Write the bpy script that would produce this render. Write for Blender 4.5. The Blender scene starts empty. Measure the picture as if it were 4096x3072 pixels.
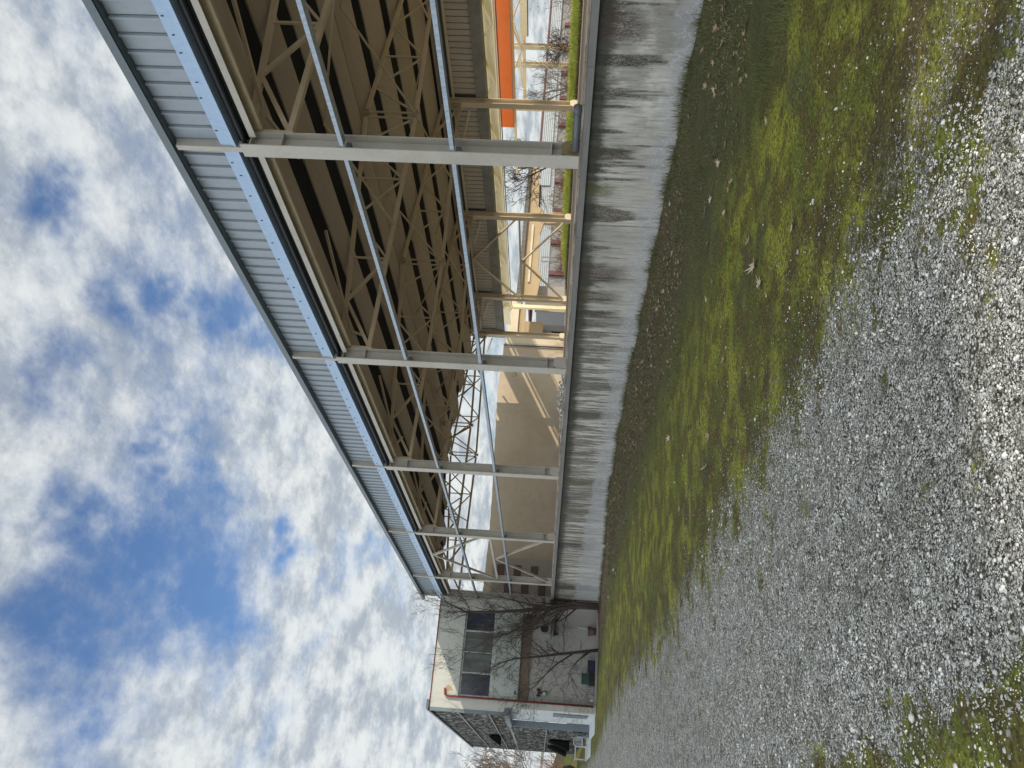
import bpy, math, random
import numpy as np
from mathutils import Vector, Matrix
R = math.radians
rnd = random.Random(7)
scene = bpy.context.scene
COL = scene.collection

# ------------------------------------------------------------------ camera
cam_d = bpy.data.cameras.new('camera'); cam = bpy.data.objects.new('camera', cam_d); COL.objects.link(cam)
cam_d.sensor_fit = 'HORIZONTAL'; cam_d.sensor_width = 36.0
cam_d.lens = 36.0 * 3283.3 / 4096.0
cam_d.clip_start = 0.05; cam_d.clip_end = 2000
RT = Vector((0.88938, -0.454152, 0.052429)); UP = Vector((-0.073071, -0.028009, 0.996933)); FW = Vector((0.451291, 0.890484, 0.058096))
# the phone was held on its side: up in the world points to the left of the picture
cx, cy, cz = -UP, RT, -FW
cam.matrix_world = Matrix(((cx.x, cy.x, cz.x, 0), (cx.y, cy.y, cz.y, 0), (cx.z, cy.z, cz.z, 0), (0, 0, 0, 1)))
scene.camera = cam

# ------------------------------------------------------------------ sky, sun, exposure
scene.view_settings.view_transform = 'Standard'; scene.view_settings.look = 'None'
scene.view_settings.gamma = 1.0; scene.view_settings.exposure = 0.72
SUN_DIR = Vector((1.0, -1.0, 0.52)).normalized()      # towards the sun
sd = bpy.data.lights.new('sun', 'SUN'); sd.energy = 2.3; sd.angle = R(0.5); sd.color = (1.0, 0.88, 0.72)
sun = bpy.data.objects.new('sun', sd); COL.objects.link(sun)
sun.rotation_euler = SUN_DIR.to_track_quat('Z', 'Y').to_euler()

world = bpy.data.worlds.new('World'); scene.world = world; world.use_nodes = True
wt = world.node_tree; wt.nodes.clear()


class NT:
    """small helper to write node trees"""
    def __init__(s, nt): s.nt = nt
    def n(s, typ, ins=None, **kw):
        nd = s.nt.nodes.new('ShaderNode' + typ)
        for k, v in kw.items(): setattr(nd, k, v)
        for k, v in (ins or {}).items():
            sk = nd.inputs[k]
            if isinstance(v, bpy.types.NodeSocket): s.nt.links.new(v, sk)
            elif isinstance(v, bpy.types.Node): s.nt.links.new(v.outputs[0], sk)
            else:
                try: sk.default_value = v
                except Exception: sk.default_value = tuple(v) + (1.0,)
        return nd
    def m(s, op, a, b=None, c=None, clamp=False):
        nd = s.nt.nodes.new('ShaderNodeMath'); nd.operation = op; nd.use_clamp = clamp
        for i, v in enumerate((a, b, c)):
            if v is None: continue
            if isinstance(v, bpy.types.NodeSocket): s.nt.links.new(v, nd.inputs[i])
            else: nd.inputs[i].default_value = v
        return nd.outputs[0]
    def step(s, v, lo, hi):
        nd = s.nt.nodes.new('ShaderNodeMapRange'); nd.interpolation_type = 'SMOOTHSTEP'
        s.nt.links.new(v, nd.inputs[0]); nd.inputs[1].default_value = lo; nd.inputs[2].default_value = hi
        return nd.outputs[0]
    def mix(s, f, a, b, mode='MIX'):
        nd = s.nt.nodes.new('ShaderNodeMix'); nd.data_type = 'RGBA'; nd.blend_type = mode
        for i, v in ((0, f), (6, a), (7, b)):
            if isinstance(v, bpy.types.NodeSocket): s.nt.links.new(v, nd.inputs[i])
            elif i == 0: nd.inputs[0].default_value = v
            else: nd.inputs[i].default_value = tuple(v)[:3] + (1.0,)
        return nd.outputs[2]
    def noise(s, vec, scale, detail=3, rough=0.5, out=0, dist=0.0):
        return s.n('TexNoise', {'Vector': vec, 'Scale': scale, 'Detail': detail, 'Roughness': rough, 'Distortion': dist}).outputs[out]
    def vscale(s, vec, xyz):
        nd = s.nt.nodes.new('ShaderNodeVectorMath'); nd.operation = 'MULTIPLY'
        s.nt.links.new(vec, nd.inputs[0]); nd.inputs[1].default_value = xyz
        return nd.outputs[0]
    def sep(s, vec):
        nd = s.nt.nodes.new('ShaderNodeSeparateXYZ'); s.nt.links.new(vec, nd.inputs[0]); return nd.outputs


w = NT(wt)
sky = w.n('TexSky', sky_type='NISHITA', sun_disc=False, sun_elevation=R(21.6), sun_rotation=R(135), air_density=1.0, dust_density=0.6, ozone_density=1.3)
tc = w.n('TexCoord').outputs['Generated']
x, y, z = w.sep(tc)
zz = w.m('ADD', w.m('MAXIMUM', z, 0.0), 0.22)
u = w.m('DIVIDE', x, zz); v = w.m('DIVIDE', y, zz)
uv = w.n('CombineXYZ', {0: u, 1: v, 2: 0.0}).outputs[0]
n1 = w.noise(w.vscale(uv, (1.0, 0.8, 1)), 1.55, 7, 0.56, dist=0.25)
n2 = w.noise(w.vscale(uv, (1.6, 1.1, 1)), 6.0, 7, 0.68)
nn = w.m('ADD', w.m('MULTIPLY', n1, 0.62), w.m('MULTIPLY', n2, 0.38))
# openings of blue sky between the clouds: direction, angular radius
blobs = [(0.198, 0.873, 0.446, .105), (0.073, 0.879, 0.472, .085), (0.14, 0.865, 0.481, .07), (0.174, 0.904, 0.39, .05),
         (0.534, 0.652, 0.538, .034), (0.439, 0.759, 0.48, .034), (0.49, 0.766, 0.417, .03), (0.498, 0.792, 0.352, .036), (0.468, 0.823, 0.322, .036),
         (0.249, 0.944, 0.217, .024), (0.227, 0.829, 0.511, .06), (0.356, 0.751, 0.557, .04), (0.319, 0.847, 0.426, .025), (0.243, 0.924, 0.294, .02), (-0.05, 0.9, 0.42, .06)]
wp = w.n('TexNoise', {'Vector': tc, 'Scale': 7.0, 'Detail': 4, 'Roughness': .6}).outputs[1]
wp = w.n('VectorMath', {0: wp, 1: (-.5, -.5, -.5)}, operation='ADD').outputs[0]
tcw = w.n('VectorMath', {0: tc, 1: w.vscale(wp, (.22, .22, .22))}, operation='ADD').outputs[0]
acc = None
for bx_, by_, bz_, br_ in blobs:
    d = w.n('VectorMath', {0: tcw, 1: (bx_, by_, bz_)}, operation='DISTANCE').outputs['Value']
    s_ = w.m('SUBTRACT', 1.0, w.step(d, 0.0, br_ * 1.9))
    if abs(bx_ - .534) < .01 or abs(bx_ - .439) < .01 or abs(bx_ - .49) < .04 or abs(bx_ - .249) < .001 or abs(bx_ - .356) < .001 or abs(bx_ - .319) < .001: s_ = w.m('MULTIPLY', s_, .6)
    acc = s_ if acc is None else w.m('MAXIMUM', acc, s_)
cov = w.m('ADD', nn, 0.185)
cov = w.m('SUBTRACT', cov, w.m('MULTIPLY', acc, 0.22))
low = w.step(z, 0.30, 0.02)
cov = w.m('ADD', cov, w.m('MULTIPLY', low, 0.05))
cov = w.m('ADD', cov, w.m('MULTIPLY', w.m('MAXIMUM', w.step(x, 0.02, -0.5), w.step(y, 0.25, -0.4)), 0.12))
mask = w.step(cov, 0.43, 0.71)
shade = w.step(w.noise(w.vscale(uv, (1.6, 1.3, 1)), 4.6, 7, 0.66), 0.36, 0.62)
cloud = w.mix(shade, (3.1, 3.45, 3.95), (6.0, 6.2, 6.3))
# clouds out of view, left and behind, are brightened to add fill light
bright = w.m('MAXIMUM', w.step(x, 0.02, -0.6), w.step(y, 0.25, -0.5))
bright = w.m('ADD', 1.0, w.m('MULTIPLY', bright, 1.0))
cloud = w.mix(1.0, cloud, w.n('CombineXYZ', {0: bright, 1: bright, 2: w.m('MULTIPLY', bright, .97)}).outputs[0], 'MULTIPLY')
skyc = w.mix(1.0, sky.outputs[0], (0.70, 0.86, 1.10), 'MULTIPLY')
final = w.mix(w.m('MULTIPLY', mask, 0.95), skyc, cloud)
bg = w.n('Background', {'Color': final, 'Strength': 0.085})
wo = w.n('OutputWorld'); wt.links.new(bg.outputs[0], wo.inputs[0])

scene.cycles.use_denoising = True
scene.cycles.max_bounces = 6; scene.cycles.diffuse_bounces = 3; scene.cycles.glossy_bounces = 3; scene.cycles.transparent_max_bounces = 6


# ------------------------------------------------------------------ materials
def new_mat(name, rough=0.7, metal=0.0, spec=0.4):
    m = bpy.data.materials.new(name); m.use_nodes = True
    t = NT(m.node_tree); b = m.node_tree.nodes['Principled BSDF']
    b.inputs['Roughness'].default_value = rough; b.inputs['Metallic'].default_value = metal
    b.inputs['Specular IOR Level'].default_value = spec
    pos = t.n('NewGeometry').outputs['Position']
    return m, t, b, pos


def painted(name, col, col2=None, scale=2.0, rough=0.55, metal=0.0, stretch=(1, 1, 1), amt=0.5, bump=0.0, dirt=None, spec=0.4):
    """flat paint or plaster with mottling, optional dirt patches"""
    m, t, b, pos = new_mat(name, rough, metal, spec)
    c2 = col2 or tuple(c * 0.72 for c in col)
    p = t.vscale(pos, stretch)
    f = t.step(t.noise(p, scale, 5, 0.62), 0.38, 0.70)
    c = t.mix(t.m('MULTIPLY', f, amt), col, c2)
    fine = t.noise(p, scale * 9, 3, 0.6)
    c = t.mix(t.m('MULTIPLY', t.step(fine, 0.45, 0.75), 0.22), c, tuple(q * 0.6 for q in col))
    if dirt:
        dcol, thr, dsc = dirt
        f2 = t.step(t.noise(t.vscale(pos, stretch), dsc, 6, 0.65), thr, thr + 0.12)
        c = t.mix(f2, c, dcol)
    t.nt.links.new(c, b.inputs['Base Color'])
    if bump:
        bn = t.n('Bump', {'Height': t.noise(p, scale * 6, 4, 0.6), 'Strength': bump, 'Distance': 0.02})
        t.nt.links.new(bn.outputs[0], b.inputs['Normal'])
    return m


M = {}
M['steel'] = painted('cream_steel_paint', (0.70, 0.60, 0.43), (0.60, 0.49, 0.33), 1.3, 0.5, dirt=((0.20, 0.12, 0.06), 0.70, 3.0))
M['front_steel'] = painted('pale_grey_steel_paint', (0.44, 0.42, 0.375), (0.37, 0.345, 0.30), 1.2, 0.5, amt=.9, dirt=((0.24, 0.17, 0.11), 0.66, 3.0))
M['truss'] = painted('dull_beige_truss_paint', (0.50, 0.41, 0.28), (0.38, 0.30, 0.19), 1.5, 0.55)
M['deck'] = painted('beige_roof_sheet', (0.39, 0.335, 0.26), (0.31, 0.265, 0.20), 0.5, 0.75, stretch=(1, .15, 1), amt=.6, spec=0.2, dirt=((0.16, 0.12, 0.085), 0.66, 1.2))
M['deck_dark'] = painted('shade_black_sheet', (0.022, 0.023, 0.024), (0.012, 0.012, 0.013), 0.7, 0.95, spec=0.05)  # near black, stands in for the shade in the roof recesses
M['clad'] = painted('blue_grey_ribbed_cladding', (0.30, 0.345, 0.395), (0.265, 0.305, 0.355), 0.6, 0.45, amt=0.4, dirt=((0.22, 0.24, 0.25), 0.72, 2.0))
M['clad_in'] = painted('beige_ribbed_cladding', (0.54, 0.49, 0.40), (0.47, 0.43, 0.35), 0.7, 0.55)
M['rail_galv'] = painted('weathered_galvanised_rail', (0.36, 0.43, 0.51), (0.24, 0.29, 0.35), 5.0, 0.42, 0.25, stretch=(1, 3, 1), amt=.9, dirt=((0.15, 0.18, 0.2), 0.62, 9.0))
M['flash_warm'] = painted('weathered_zinc_flashing', (0.30, 0.29, 0.25), (0.20, 0.20, 0.17), 2.0, 0.6, amt=0.9)
M['galv'] = painted('galvanised_steel', (0.33, 0.45, 0.62), (0.27, 0.37, 0.52), 6.0, 0.40, 0.25, stretch=(1, 3, 1), dirt=((0.25, 0.3, 0.36), 0.70, 9.0))  # blue of the reflected sky is put into the base colour
M['coping'] = painted('dark_slate_coping', (0.13, 0.16, 0.18), (0.10, 0.12, 0.14), 1.5, 0.45, 0.3)
M['matt_black'] = painted('matt_black_joint', (0.012, 0.012, 0.012), (0.02, 0.02, 0.02), 3, 1.0, spec=0.0)
M['black'] = painted('black_rubber', (0.012, 0.014, 0.018), (0.02, 0.02, 0.022), 3.0, 0.45)
M['dkmetal'] = painted('dark_channel_metal', (0.10, 0.115, 0.13), (0.07, 0.08, 0.09), 3.0, 0.5, 0.3)
M['pipe'] = painted('grey_plastic_pipe', (0.10, 0.115, 0.135), (0.08, 0.09, 0.1), 4, 0.4)
M['tan'] = painted('ochre_tan_plaster', (0.52, 0.44, 0.33), (0.42, 0.34, 0.245), 0.35, 0.85, amt=0.8, bump=0.2, dirt=((0.24, 0.16, 0.09), 0.66, 0.8))
M['tan_light'] = painted('pale_sand_concrete', (0.62, 0.54, 0.40), (0.50, 0.42, 0.30), 0.7, 0.85, dirt=((0.28, 0.21, 0.13), 0.66, 1.6))
M['tan_deep'] = painted('ochre_painted_concrete', (0.44, 0.33, 0.195), (0.35, 0.26, 0.15), 0.7, 0.85, dirt=((0.16, 0.11, 0.07), 0.68, 1.4))
M['stone_edge'] = painted('weathered_roof_edge', (0.17, 0.15, 0.13), (0.07, 0.065, 0.06), 3.5, 0.9, stretch=(3, 3, 1), amt=1.0, bump=0.5)
M['grey_shade'] = painted('grey_plaster', (0.36, 0.33, 0.29), (0.28, 0.25, 0.22), 0.6, 0.85)
M['cream_panel'] = painted('pale_cream_panel', (0.88, 0.78, 0.54), (0.80, 0.70, 0.46), 0.6, 0.6)
M['cream_steel'] = painted('warm_cream_steel', (0.85, 0.70, 0.43), (0.75, 0.60, 0.35), 1.0, 0.5)
M['orange'] = painted('orange_fascia_paint', (0.80, 0.17, 0.03), (0.74, 0.15, 0.025), 0.4, 0.45, amt=0.4)
M['white_clad'] = painted('white_corrugated_cladding', (0.27, 0.30, 0.32), (0.23, 0.26, 0.28), 0.25, 0.5)
M['white_panel'] = painted('off_white_wall_panel', (0.22, 0.22, 0.21), (0.17, 0.17, 0.165), 0.3, 0.7)
M['red'] = painted('wine_red_frame', (0.115, 0.022, 0.034), (0.08, 0.018, 0.025), 1.0, 0.5)
M['redpipe'] = painted('faded_red_downpipe', (0.20, 0.035, 0.03), (0.15, 0.028, 0.025), 0.9, 0.45)
M['office'] = painted('pale_grey_green_plaster', (0.49, 0.50, 0.46), (0.42, 0.425, 0.39), 0.5, 0.85, stretch=(1.6, 1, .5), bump=0.15, dirt=((0.30, 0.28, 0.22), 0.70, 1.1))
M['office_low'] = painted('pinkish_grey_plaster', (0.42, 0.41, 0.39), (0.35, 0.34, 0.32), 0.5, 0.85, bump=0.15)
M['office_side'] = painted('bluish_white_plaster', (0.50, 0.54, 0.56), (0.44, 0.48, 0.5), 0.5, 0.85)
M['spandrel'] = painted('pale_green_spandrel', (0.43, 0.475, 0.445), (0.38, 0.425, 0.40), 0.4, 0.5)
M['brown'] = painted('brown_weathered_board', (0.19, 0.145, 0.11), (0.12, 0.09, 0.07), 1.5, 0.8, stretch=(.5, 1, 2))
M['frame_alu'] = painted('pale_aluminium_frame', (0.45, 0.48, 0.46), (0.36, 0.38, 0.36), 3, 0.4, 0.3)
M['frame_grey'] = painted('slate_grey_steel', (0.16, 0.195, 0.215), (0.12, 0.15, 0.17), 1.2, 0.5)
M['glass_dark'] = painted('dark_window_glass', (0.035, 0.042, 0.06), (0.025, 0.03, 0.045), 0.8, 0.12, spec=0.6)
M['glass_curtain'] = painted('curtained_window_glass', (0.115, 0.135, 0.125), (0.055, 0.062, 0.06), 1.3, 0.2, stretch=(3.2, 1, .25), amt=1.0, spec=0.6)
M['white_plastic'] = painted('white_plastic', (0.46, 0.50, 0.54), (0.38, 0.42, 0.46), 2, 0.45)
M['green_plastic'] = painted('dark_green_plastic', (0.03, 0.085, 0.075), (0.02, 0.06, 0.055), 3, 0.5)
M['blue_plastic'] = painted('dark_blue_plastic', (0.015, 0.025, 0.06), (0.012, 0.02, 0.05), 3, 0.5)
M['terracotta'] = painted('faded_pink_pot', (0.15, 0.095, 0.095), (0.11, 0.07, 0.07), 3, 0.8)
M['bark'] = painted('dark_bark', (0.075, 0.058, 0.05), (0.035, 0.028, 0.025), 6, 0.9, stretch=(1, 1, .3))
M['bark_far'] = painted('grey_brown_bark', (0.17, 0.14, 0.11), (0.11, 0.09, 0.07), 3, 0.9)
M['brush'] = painted('reddish_brown_twigs', (0.20, 0.12, 0.075), (0.10, 0.075, 0.04), 1.2, 0.95)
M['dryleaf'] = painted('dry_brown_leaf', (0.33, 0.225, 0.16), (0.20, 0.12, 0.08), 14, 0.8)
M['dryleaf2'] = painted('bleached_leaf', (0.42, 0.35, 0.27), (0.28, 0.2, 0.14), 14, 0.8)
M['litter'] = painted('rotten_leaf_litter', (0.25, 0.175, 0.12), (0.12, 0.085, 0.06), 9, 0.9)
M['dim_brick'] = painted('dim_reddish_block', (0.14, 0.09, 0.085), (0.10, 0.065, 0.06), 3, 0.85)
M['slab'] = painted('concrete_slab', (0.36, 0.35, 0.33), (0.28, 0.27, 0.25), 1.0, 0.85)
M['floor'] = painted('dusty_concrete_floor', (0.50, 0.43, 0.34), (0.38, 0.32, 0.25), 0.5, 0.9, dirt=((0.12, 0.09, 0.06), 0.62, 1.5))


def concrete_wall_mat():
    m, t, b, pos = new_mat('streaked_concrete', 0.85, 0, 0.3)
    x, y, z = t.sep(pos)
    base = t.mix(t.step(t.noise(t.vscale(pos, (1, .9, .35)), 1.1, 5, .6), .35, .68), (0.43, 0.42, 0.375), (0.60, 0.59, 0.545))
    base = t.mix(t.m('MULTIPLY', t.step(t.noise(t.vscale(pos, (1, 1.6, .3)), 1.7, 4, .6), .56, .75), .55), base, (0.30, 0.28, 0.27))
    fine = t.noise(t.vscale(pos, (1, 14, 1.1)), 2.2, 4, .7)
    base = t.mix(t.m('MULTIPLY', t.step(fine, .42, .70), .6), base, (0.175, 0.175, 0.165))
    blotch = t.step(t.noise(pos, .45, 5, .65), .48, .66)
    base = t.mix(t.m('MULTIPLY', blotch, .35), base, (0.20, 0.185, 0.165))
    near_dark = t.m('MULTIPLY', t.m('SUBTRACT', 1.0, t.step(y, 7.6, 11.5)), t.step(t.noise(pos, 1.9, 5, .65), .42, .58))
    base = t.mix(t.m('MULTIPLY', near_dark, .5), base, (0.11, 0.105, 0.09))
    top = t.m('SUBTRACT', -0.27, z)                       # depth below the coping
    # far part of the wall is more heavily streaked
    far = t.step(y, 11.0, 17.0)
    # long drips: one value per position along the wall
    yv = t.n('CombineXYZ', {0: 0.0, 1: y, 2: t.m('MULTIPLY', z, 0.10)}).outputs[0]
    h1 = t.noise(yv, 2.1, 3, .65)
    h2 = t.noise(yv, 8.0, 3, .7)
    wob = t.noise(t.vscale(pos, (1, 6, 2)), 3.0, 4, .7)
    reach = t.m('ADD', t.m('MULTIPLY', t.step(h1, .45, .68), 1.4), t.m('MULTIPLY', t.step(h2, .5, .78), .55))
    reach = t.m('ADD', reach, t.m('MULTIPLY', t.m('SUBTRACT', wob, .5), .45))
    reach = t.m('ADD', reach, t.m('MULTIPLY', t.m('MULTIPLY', far, t.step(h2, .40, .60)), 1.25))
    h3 = t.noise(yv, 26.0, 3, .7)
    reach = t.m('ADD', reach, t.m('MULTIPLY', t.m('SUBTRACT', h3, .5), t.m('ADD', .5, t.m('MULTIPLY', far, 1.3))))
    d1 = t.step(t.m('SUBTRACT', reach, top), -0.10, 0.50)
    grain = t.step(t.noise(t.vscale(pos, (1, 5, 2)), 16, 3, .7), .30, .62)
    d1 = t.m('MULTIPLY', d1, t.m('ADD', .35, t.m('MULTIPLY', grain, .65)))
    d1 = t.m('MULTIPLY', d1, t.m('SUBTRACT', 1.0, t.m('MULTIPLY', far, .12)))
    dcol = t.mix(t.step(t.noise(pos, 1.3, 2, .5), .42, .62), (0.018, 0.018, 0.015), (0.055, 0.04, 0.028))
    c = t.mix(t.m('MULTIPLY', d1, .97), base, dcol)
    c = t.mix(t.m('MULTIPLY', t.m('MULTIPLY', far, t.step(t.noise(yv, 3.6, 2, .5), .50, .60)), .55), c, (0.115, 0.105, 0.085))
    # mildew line just under the coping
    rim = t.m('SUBTRACT', t.m('ADD', -.04, t.m('MULTIPLY', t.noise(t.vscale(pos, (1, 1, .5)), 3.2, 6, .75), .55)), top)
    c = t.mix(t.m('MULTIPLY', t.step(rim, -.08, .12), .88), c, (0.035, 0.037, 0.027))
    # broad rust and algae stains at their own places: (centre y, half width, reach, colour)
    for yc, hw, rc, col, st in ((13.55, .30, .95, (0.055, 0.036, 0.026), .85), (14.35, .28, .95, (0.06, 0.045, 0.02), .8), (15.0, .16, .95, (0.04, 0.028, 0.02), .8),
                                (7.72, .30, .70, (0.055, 0.038, 0.03), .95), (10.1, .09, .75, (0.05, 0.055, 0.03), .9), (11.05, .22, .55, (0.085, 0.085, 0.03), .8),
                                (25.3, .42, 1.6, (0.06, 0.055, 0.02), .9), (28.3, .5, 1.5, (0.07, 0.06, 0.025), .7), (20.1, .35, 1.6, (0.05, 0.045, 0.035), .85), (32.8, .5, 1.7, (0.02, 0.02, 0.018), .9), (40.0, .8, 2.2, (0.012, 0.012, 0.012), .95), (43.0, .6, 2.4, (0.04, 0.03, 0.028), .8)):
        dy_ = t.m('ABSOLUTE', t.m('SUBTRACT', t.m('ADD', y, t.m('MULTIPLY', t.m('SUBTRACT', wob, .5), hw * 1.3)), yc))
        a = t.m('SUBTRACT', 1.0, t.step(dy_, hw * .35, hw * 1.15))
        bb = t.m('SUBTRACT', 1.0, t.step(t.m('ADD', top, t.m('MULTIPLY', t.m('SUBTRACT', wob, .5), .5)), rc * .6, rc * 1.15))
        c = t.mix(t.m('MULTIPLY', t.m('MULTIPLY', a, bb), t.m('MULTIPLY', t.m('ADD', .45, t.m('MULTIPLY', grain, .55)), st)), c, col)
    # formwork joints
    for yc in (8.9, 12.0, 19.75, 31.0):
        g = t.m('SUBTRACT', 1.0, t.step(t.m('ABSOLUTE', t.m('SUBTRACT', y, yc)), .008, .035))
        c = t.mix(t.m('MULTIPLY', g, .6), c, (0.09, 0.09, 0.085))
    for y0_, y1_, amt_ in ((12.0, 19.75, .12), (24.4, 31.0, .16), (39.5, 50.0, .25)):
        inn = t.m('MULTIPLY', t.step(y, y0_ - .01, y0_ + .01), t.m('SUBTRACT', 1.0, t.step(y, y1_ - .01, y1_ + .01)))
        c = t.mix(t.m('MULTIPLY', inn, amt_), c, (0.10, 0.095, 0.085))
    # crazed repair coat low on the wall
    vor = t.n('TexVoronoi', {'Vector': t.n('VectorMath', {0: pos, 1: t.n('VectorMath', {0: t.noise(pos, 4, 3, .6, out=1), 1: (.35, .35, .35)}, operation='MULTIPLY').outputs[0]}, operation='ADD').outputs[0], 'Scale': 5.5}, feature='DISTANCE_TO_EDGE').outputs['Distance']
    crack = t.m('SUBTRACT', 1.0, t.step(vor, .01, .045))
    lowband = t.step(t.m('ADD', top, t.m('MULTIPLY', t.m('SUBTRACT', t.noise(pos, 1.4, 3, .6), .5), .9)), .93, 1.08)
    c = t.mix(t.m('MULTIPLY', lowband, .55), c, (0.33, 0.335, 0.35))
    c = t.mix(t.m('MULTIPLY', t.m('MULTIPLY', lowband, crack), .5), c, (0.50, 0.53, 0.57))
    t.nt.links.new(c, b.inputs['Base Color'])
    bn = t.n('Bump', {'Height': t.noise(t.vscale(pos, (1, 3, 1)), 12, 5, .65), 'Strength': .25, 'Distance': .02})
    t.nt.links.new(bn.outputs[0], b.inputs['Normal'])
    return m


M['wall'] = concrete_wall_mat()
M['ledge'] = painted('worn_concrete_coping', (0.19, 0.19, 0.185), (0.12, 0.12, 0.115), 1.4, 0.85, stretch=(1, .5, 3), bump=.2, dirt=((0.055, 0.05, 0.045), 0.63, 2.6))
M['ledge_edge'] = painted('broken_coping_edge', (0.34, 0.28, 0.23), (0.12, 0.10, 0.085), 2.0, 0.9, stretch=(1, .6, 4), amt=1.0, bump=.4, dirt=((0.03, 0.03, 0.025), 0.60, 5.0))
M['mossblock'] = painted('mossy_footing_concrete', (0.22, 0.18, 0.10), (0.10, 0.075, 0.03), 5, 0.9, amt=1.0, dirt=((0.03, 0.035, 0.015), 0.56, 7))


def ground_mat():
    m, t, b, pos = new_mat('moss_and_gravel_ground', 0.9, 0, 0.25)
    x, y, z = t.sep(pos)
    flat = t.vscale(pos, (1, 1, 0))
    w1 = t.noise(flat, .55, 4, .6); w2 = t.noise(flat, 3.0, 4, .65)
    xe = t.m('ADD', t.m('SUBTRACT', x, t.m('MULTIPLY', t.step(y, 6.5, 3.0), .4)), t.m('ADD', t.m('MULTIPLY', t.m('SUBTRACT', w1, .5), -1.3), t.m('MULTIPLY', t.m('SUBTRACT', w2, .5), -1.1)))
    grav = t.m('SUBTRACT', 1.0, t.m('POWER', t.step(xe, 1.2, 3.7), .8))
    grav = t.m('SUBTRACT', grav, t.m('MULTIPLY', t.step(t.noise(flat, 2.1, 5, .65), .50, .66), .50))
    crown = t.m('SUBTRACT', 1.0, t.step(t.m('ABSOLUTE', t.m('SUBTRACT', xe, -.3)), .1, .85))
    grav = t.m('MULTIPLY', grav, t.m('SUBTRACT', 1.0, t.m('MULTIPLY', crown, t.m('SUBTRACT', .95, t.m('MULTIPLY', t.step(y, 4, 18), .6)))))
    # pebbles, three sizes
    cols = []; hts = []
    for sc in (34.0, 75.0, 150.0):
        v = t.n('TexVoronoi', {'Vector': t.vscale(flat, (1, 1, 1)), 'Scale': sc, 'Randomness': 1.0})
        r_ = t.sep(v.outputs['Color'])[0]
        cols.append((v.outputs['Distance'], r_))
    d0, r0 = cols[0]; d1, r1 = cols[1]; d2, r2 = cols[2]
    peb1 = t.mix(t.step(r1, .1, .95), (0.26, 0.258, 0.23), (0.95, 0.945, 0.90))
    peb1 = t.mix(t.step(d1, .36, .70), peb1, (0.045, 0.045, 0.035))
    peb2 = t.mix(t.step(r2, .1, .95), (0.26, 0.258, 0.225), (0.95, 0.945, 0.90))
    peb2 = t.mix(t.step(d2, .40, .74), peb2, (0.045, 0.045, 0.035))
    gc = t.mix(t.step(r0, .35, .6), peb1, peb2)
    big = t.m('MULTIPLY', t.step(r0, .86, .90), t.m('SUBTRACT', 1.0, t.step(d0, .33, .40)))
    gc = t.mix(big, gc, (0.86, 0.87, 0.85))
    gc = t.mix(t.m('MULTIPLY', t.step(t.noise(t.vscale(flat, (1.6, .35, 1)), 1.1, 5, .6), .46, .70), .34), gc, (0.10, 0.095, 0.06))
    gc = t.mix(t.m('MULTIPLY', t.step(t.noise(flat, 7, 4, .7), .50, .62), .55), gc, (0.085, 0.08, 0.05))
    # moss and grass
    mz = t.noise(flat, 1.1, 5, .6); mz2 = t.noise(flat, 2.7, 4, .6); mf = t.noise(flat, 34, 3, .6)
    mo = t.mix(t.step(mz, .36, .62), (0.14, 0.165, 0.026), (0.37, 0.375, 0.045))
    mo = t.mix(t.m('MULTIPLY', t.step(mz2, .45, .58), .85), mo, (0.145, 0.105, 0.028))
    soil = t.m('SUBTRACT', 1.0, t.step(t.m('ABSOLUTE', t.m('SUBTRACT', xe, 2.9)), .3, 1.1))
    mo = t.mix(t.m('MULTIPLY', t.m('MULTIPLY', soil, t.step(t.noise(flat, 1.7, 5, .65), .42, .60)), .75), mo, (0.085, 0.058, 0.026))
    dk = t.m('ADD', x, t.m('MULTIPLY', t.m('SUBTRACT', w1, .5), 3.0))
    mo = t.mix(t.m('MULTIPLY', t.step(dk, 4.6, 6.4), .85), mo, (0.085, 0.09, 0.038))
    mo = t.mix(t.m('MULTIPLY', t.m('MULTIPLY', t.step(t.m('ADD', dk, t.m('MULTIPLY', w2, 1.2)), 6.4, 7.8), t.step(y, 5.0, 12.0)), .8), mo, (0.12, 0.085, 0.052))
    patch = t.m('MULTIPLY', t.step(t.noise(flat, .75, 3, .6), .56, .66), .55)
    mo = t.mix(patch, mo, (0.085, 0.095, 0.05))
    mo = t.mix(t.m('MULTIPLY', t.step(mf, .40, .66), .8), mo, (0.03, 0.034, 0.010))
    sp = t.n('TexVoronoi', {'Vector': flat, 'Scale': 55.0})
    spr = t.sep(sp.outputs['Color'])[1]
    speck = t.m('MULTIPLY', t.step(spr, .82, .86), t.m('SUBTRACT', 1.0, t.step(sp.outputs['Distance'], .16, .26)))
    speck = t.m('MULTIPLY', speck, t.m('SUBTRACT', 1.0, t.step(xe, 3.0, 5.2)))
    mo = t.mix(speck, mo, (0.55, 0.57, 0.52))
    mm = t.noise(flat, 13, 4, .65)
    mo = t.mix(t.m('MULTIPLY', t.step(mm, .50, .68), .5), mo, (0.05, 0.048, 0.018))
    lf = t.n('TexVoronoi', {'Vector': flat, 'Scale': 16.0})
    lfr = t.sep(lf.outputs['Color'])[2]
    leafy = t.m('MULTIPLY', t.m('MULTIPLY', t.step(lfr, .72, .76), t.m('SUBTRACT', 1.0, t.step(lf.outputs['Distance'], .28, .40))), t.step(dk, 5.6, 7.4))
    mo = t.mix(t.m('MULTIPLY', leafy, .7), mo, (0.16, 0.115, 0.075))
    cl = t.noise(flat, 19, 5, .8)
    shade_cl = t.step(cl, .32, .52)
    mo = t.mix(t.m('SUBTRACT', 1.0, shade_cl), mo, t.mix(.6, mo, (0.02, 0.022, 0.008)))
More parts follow.
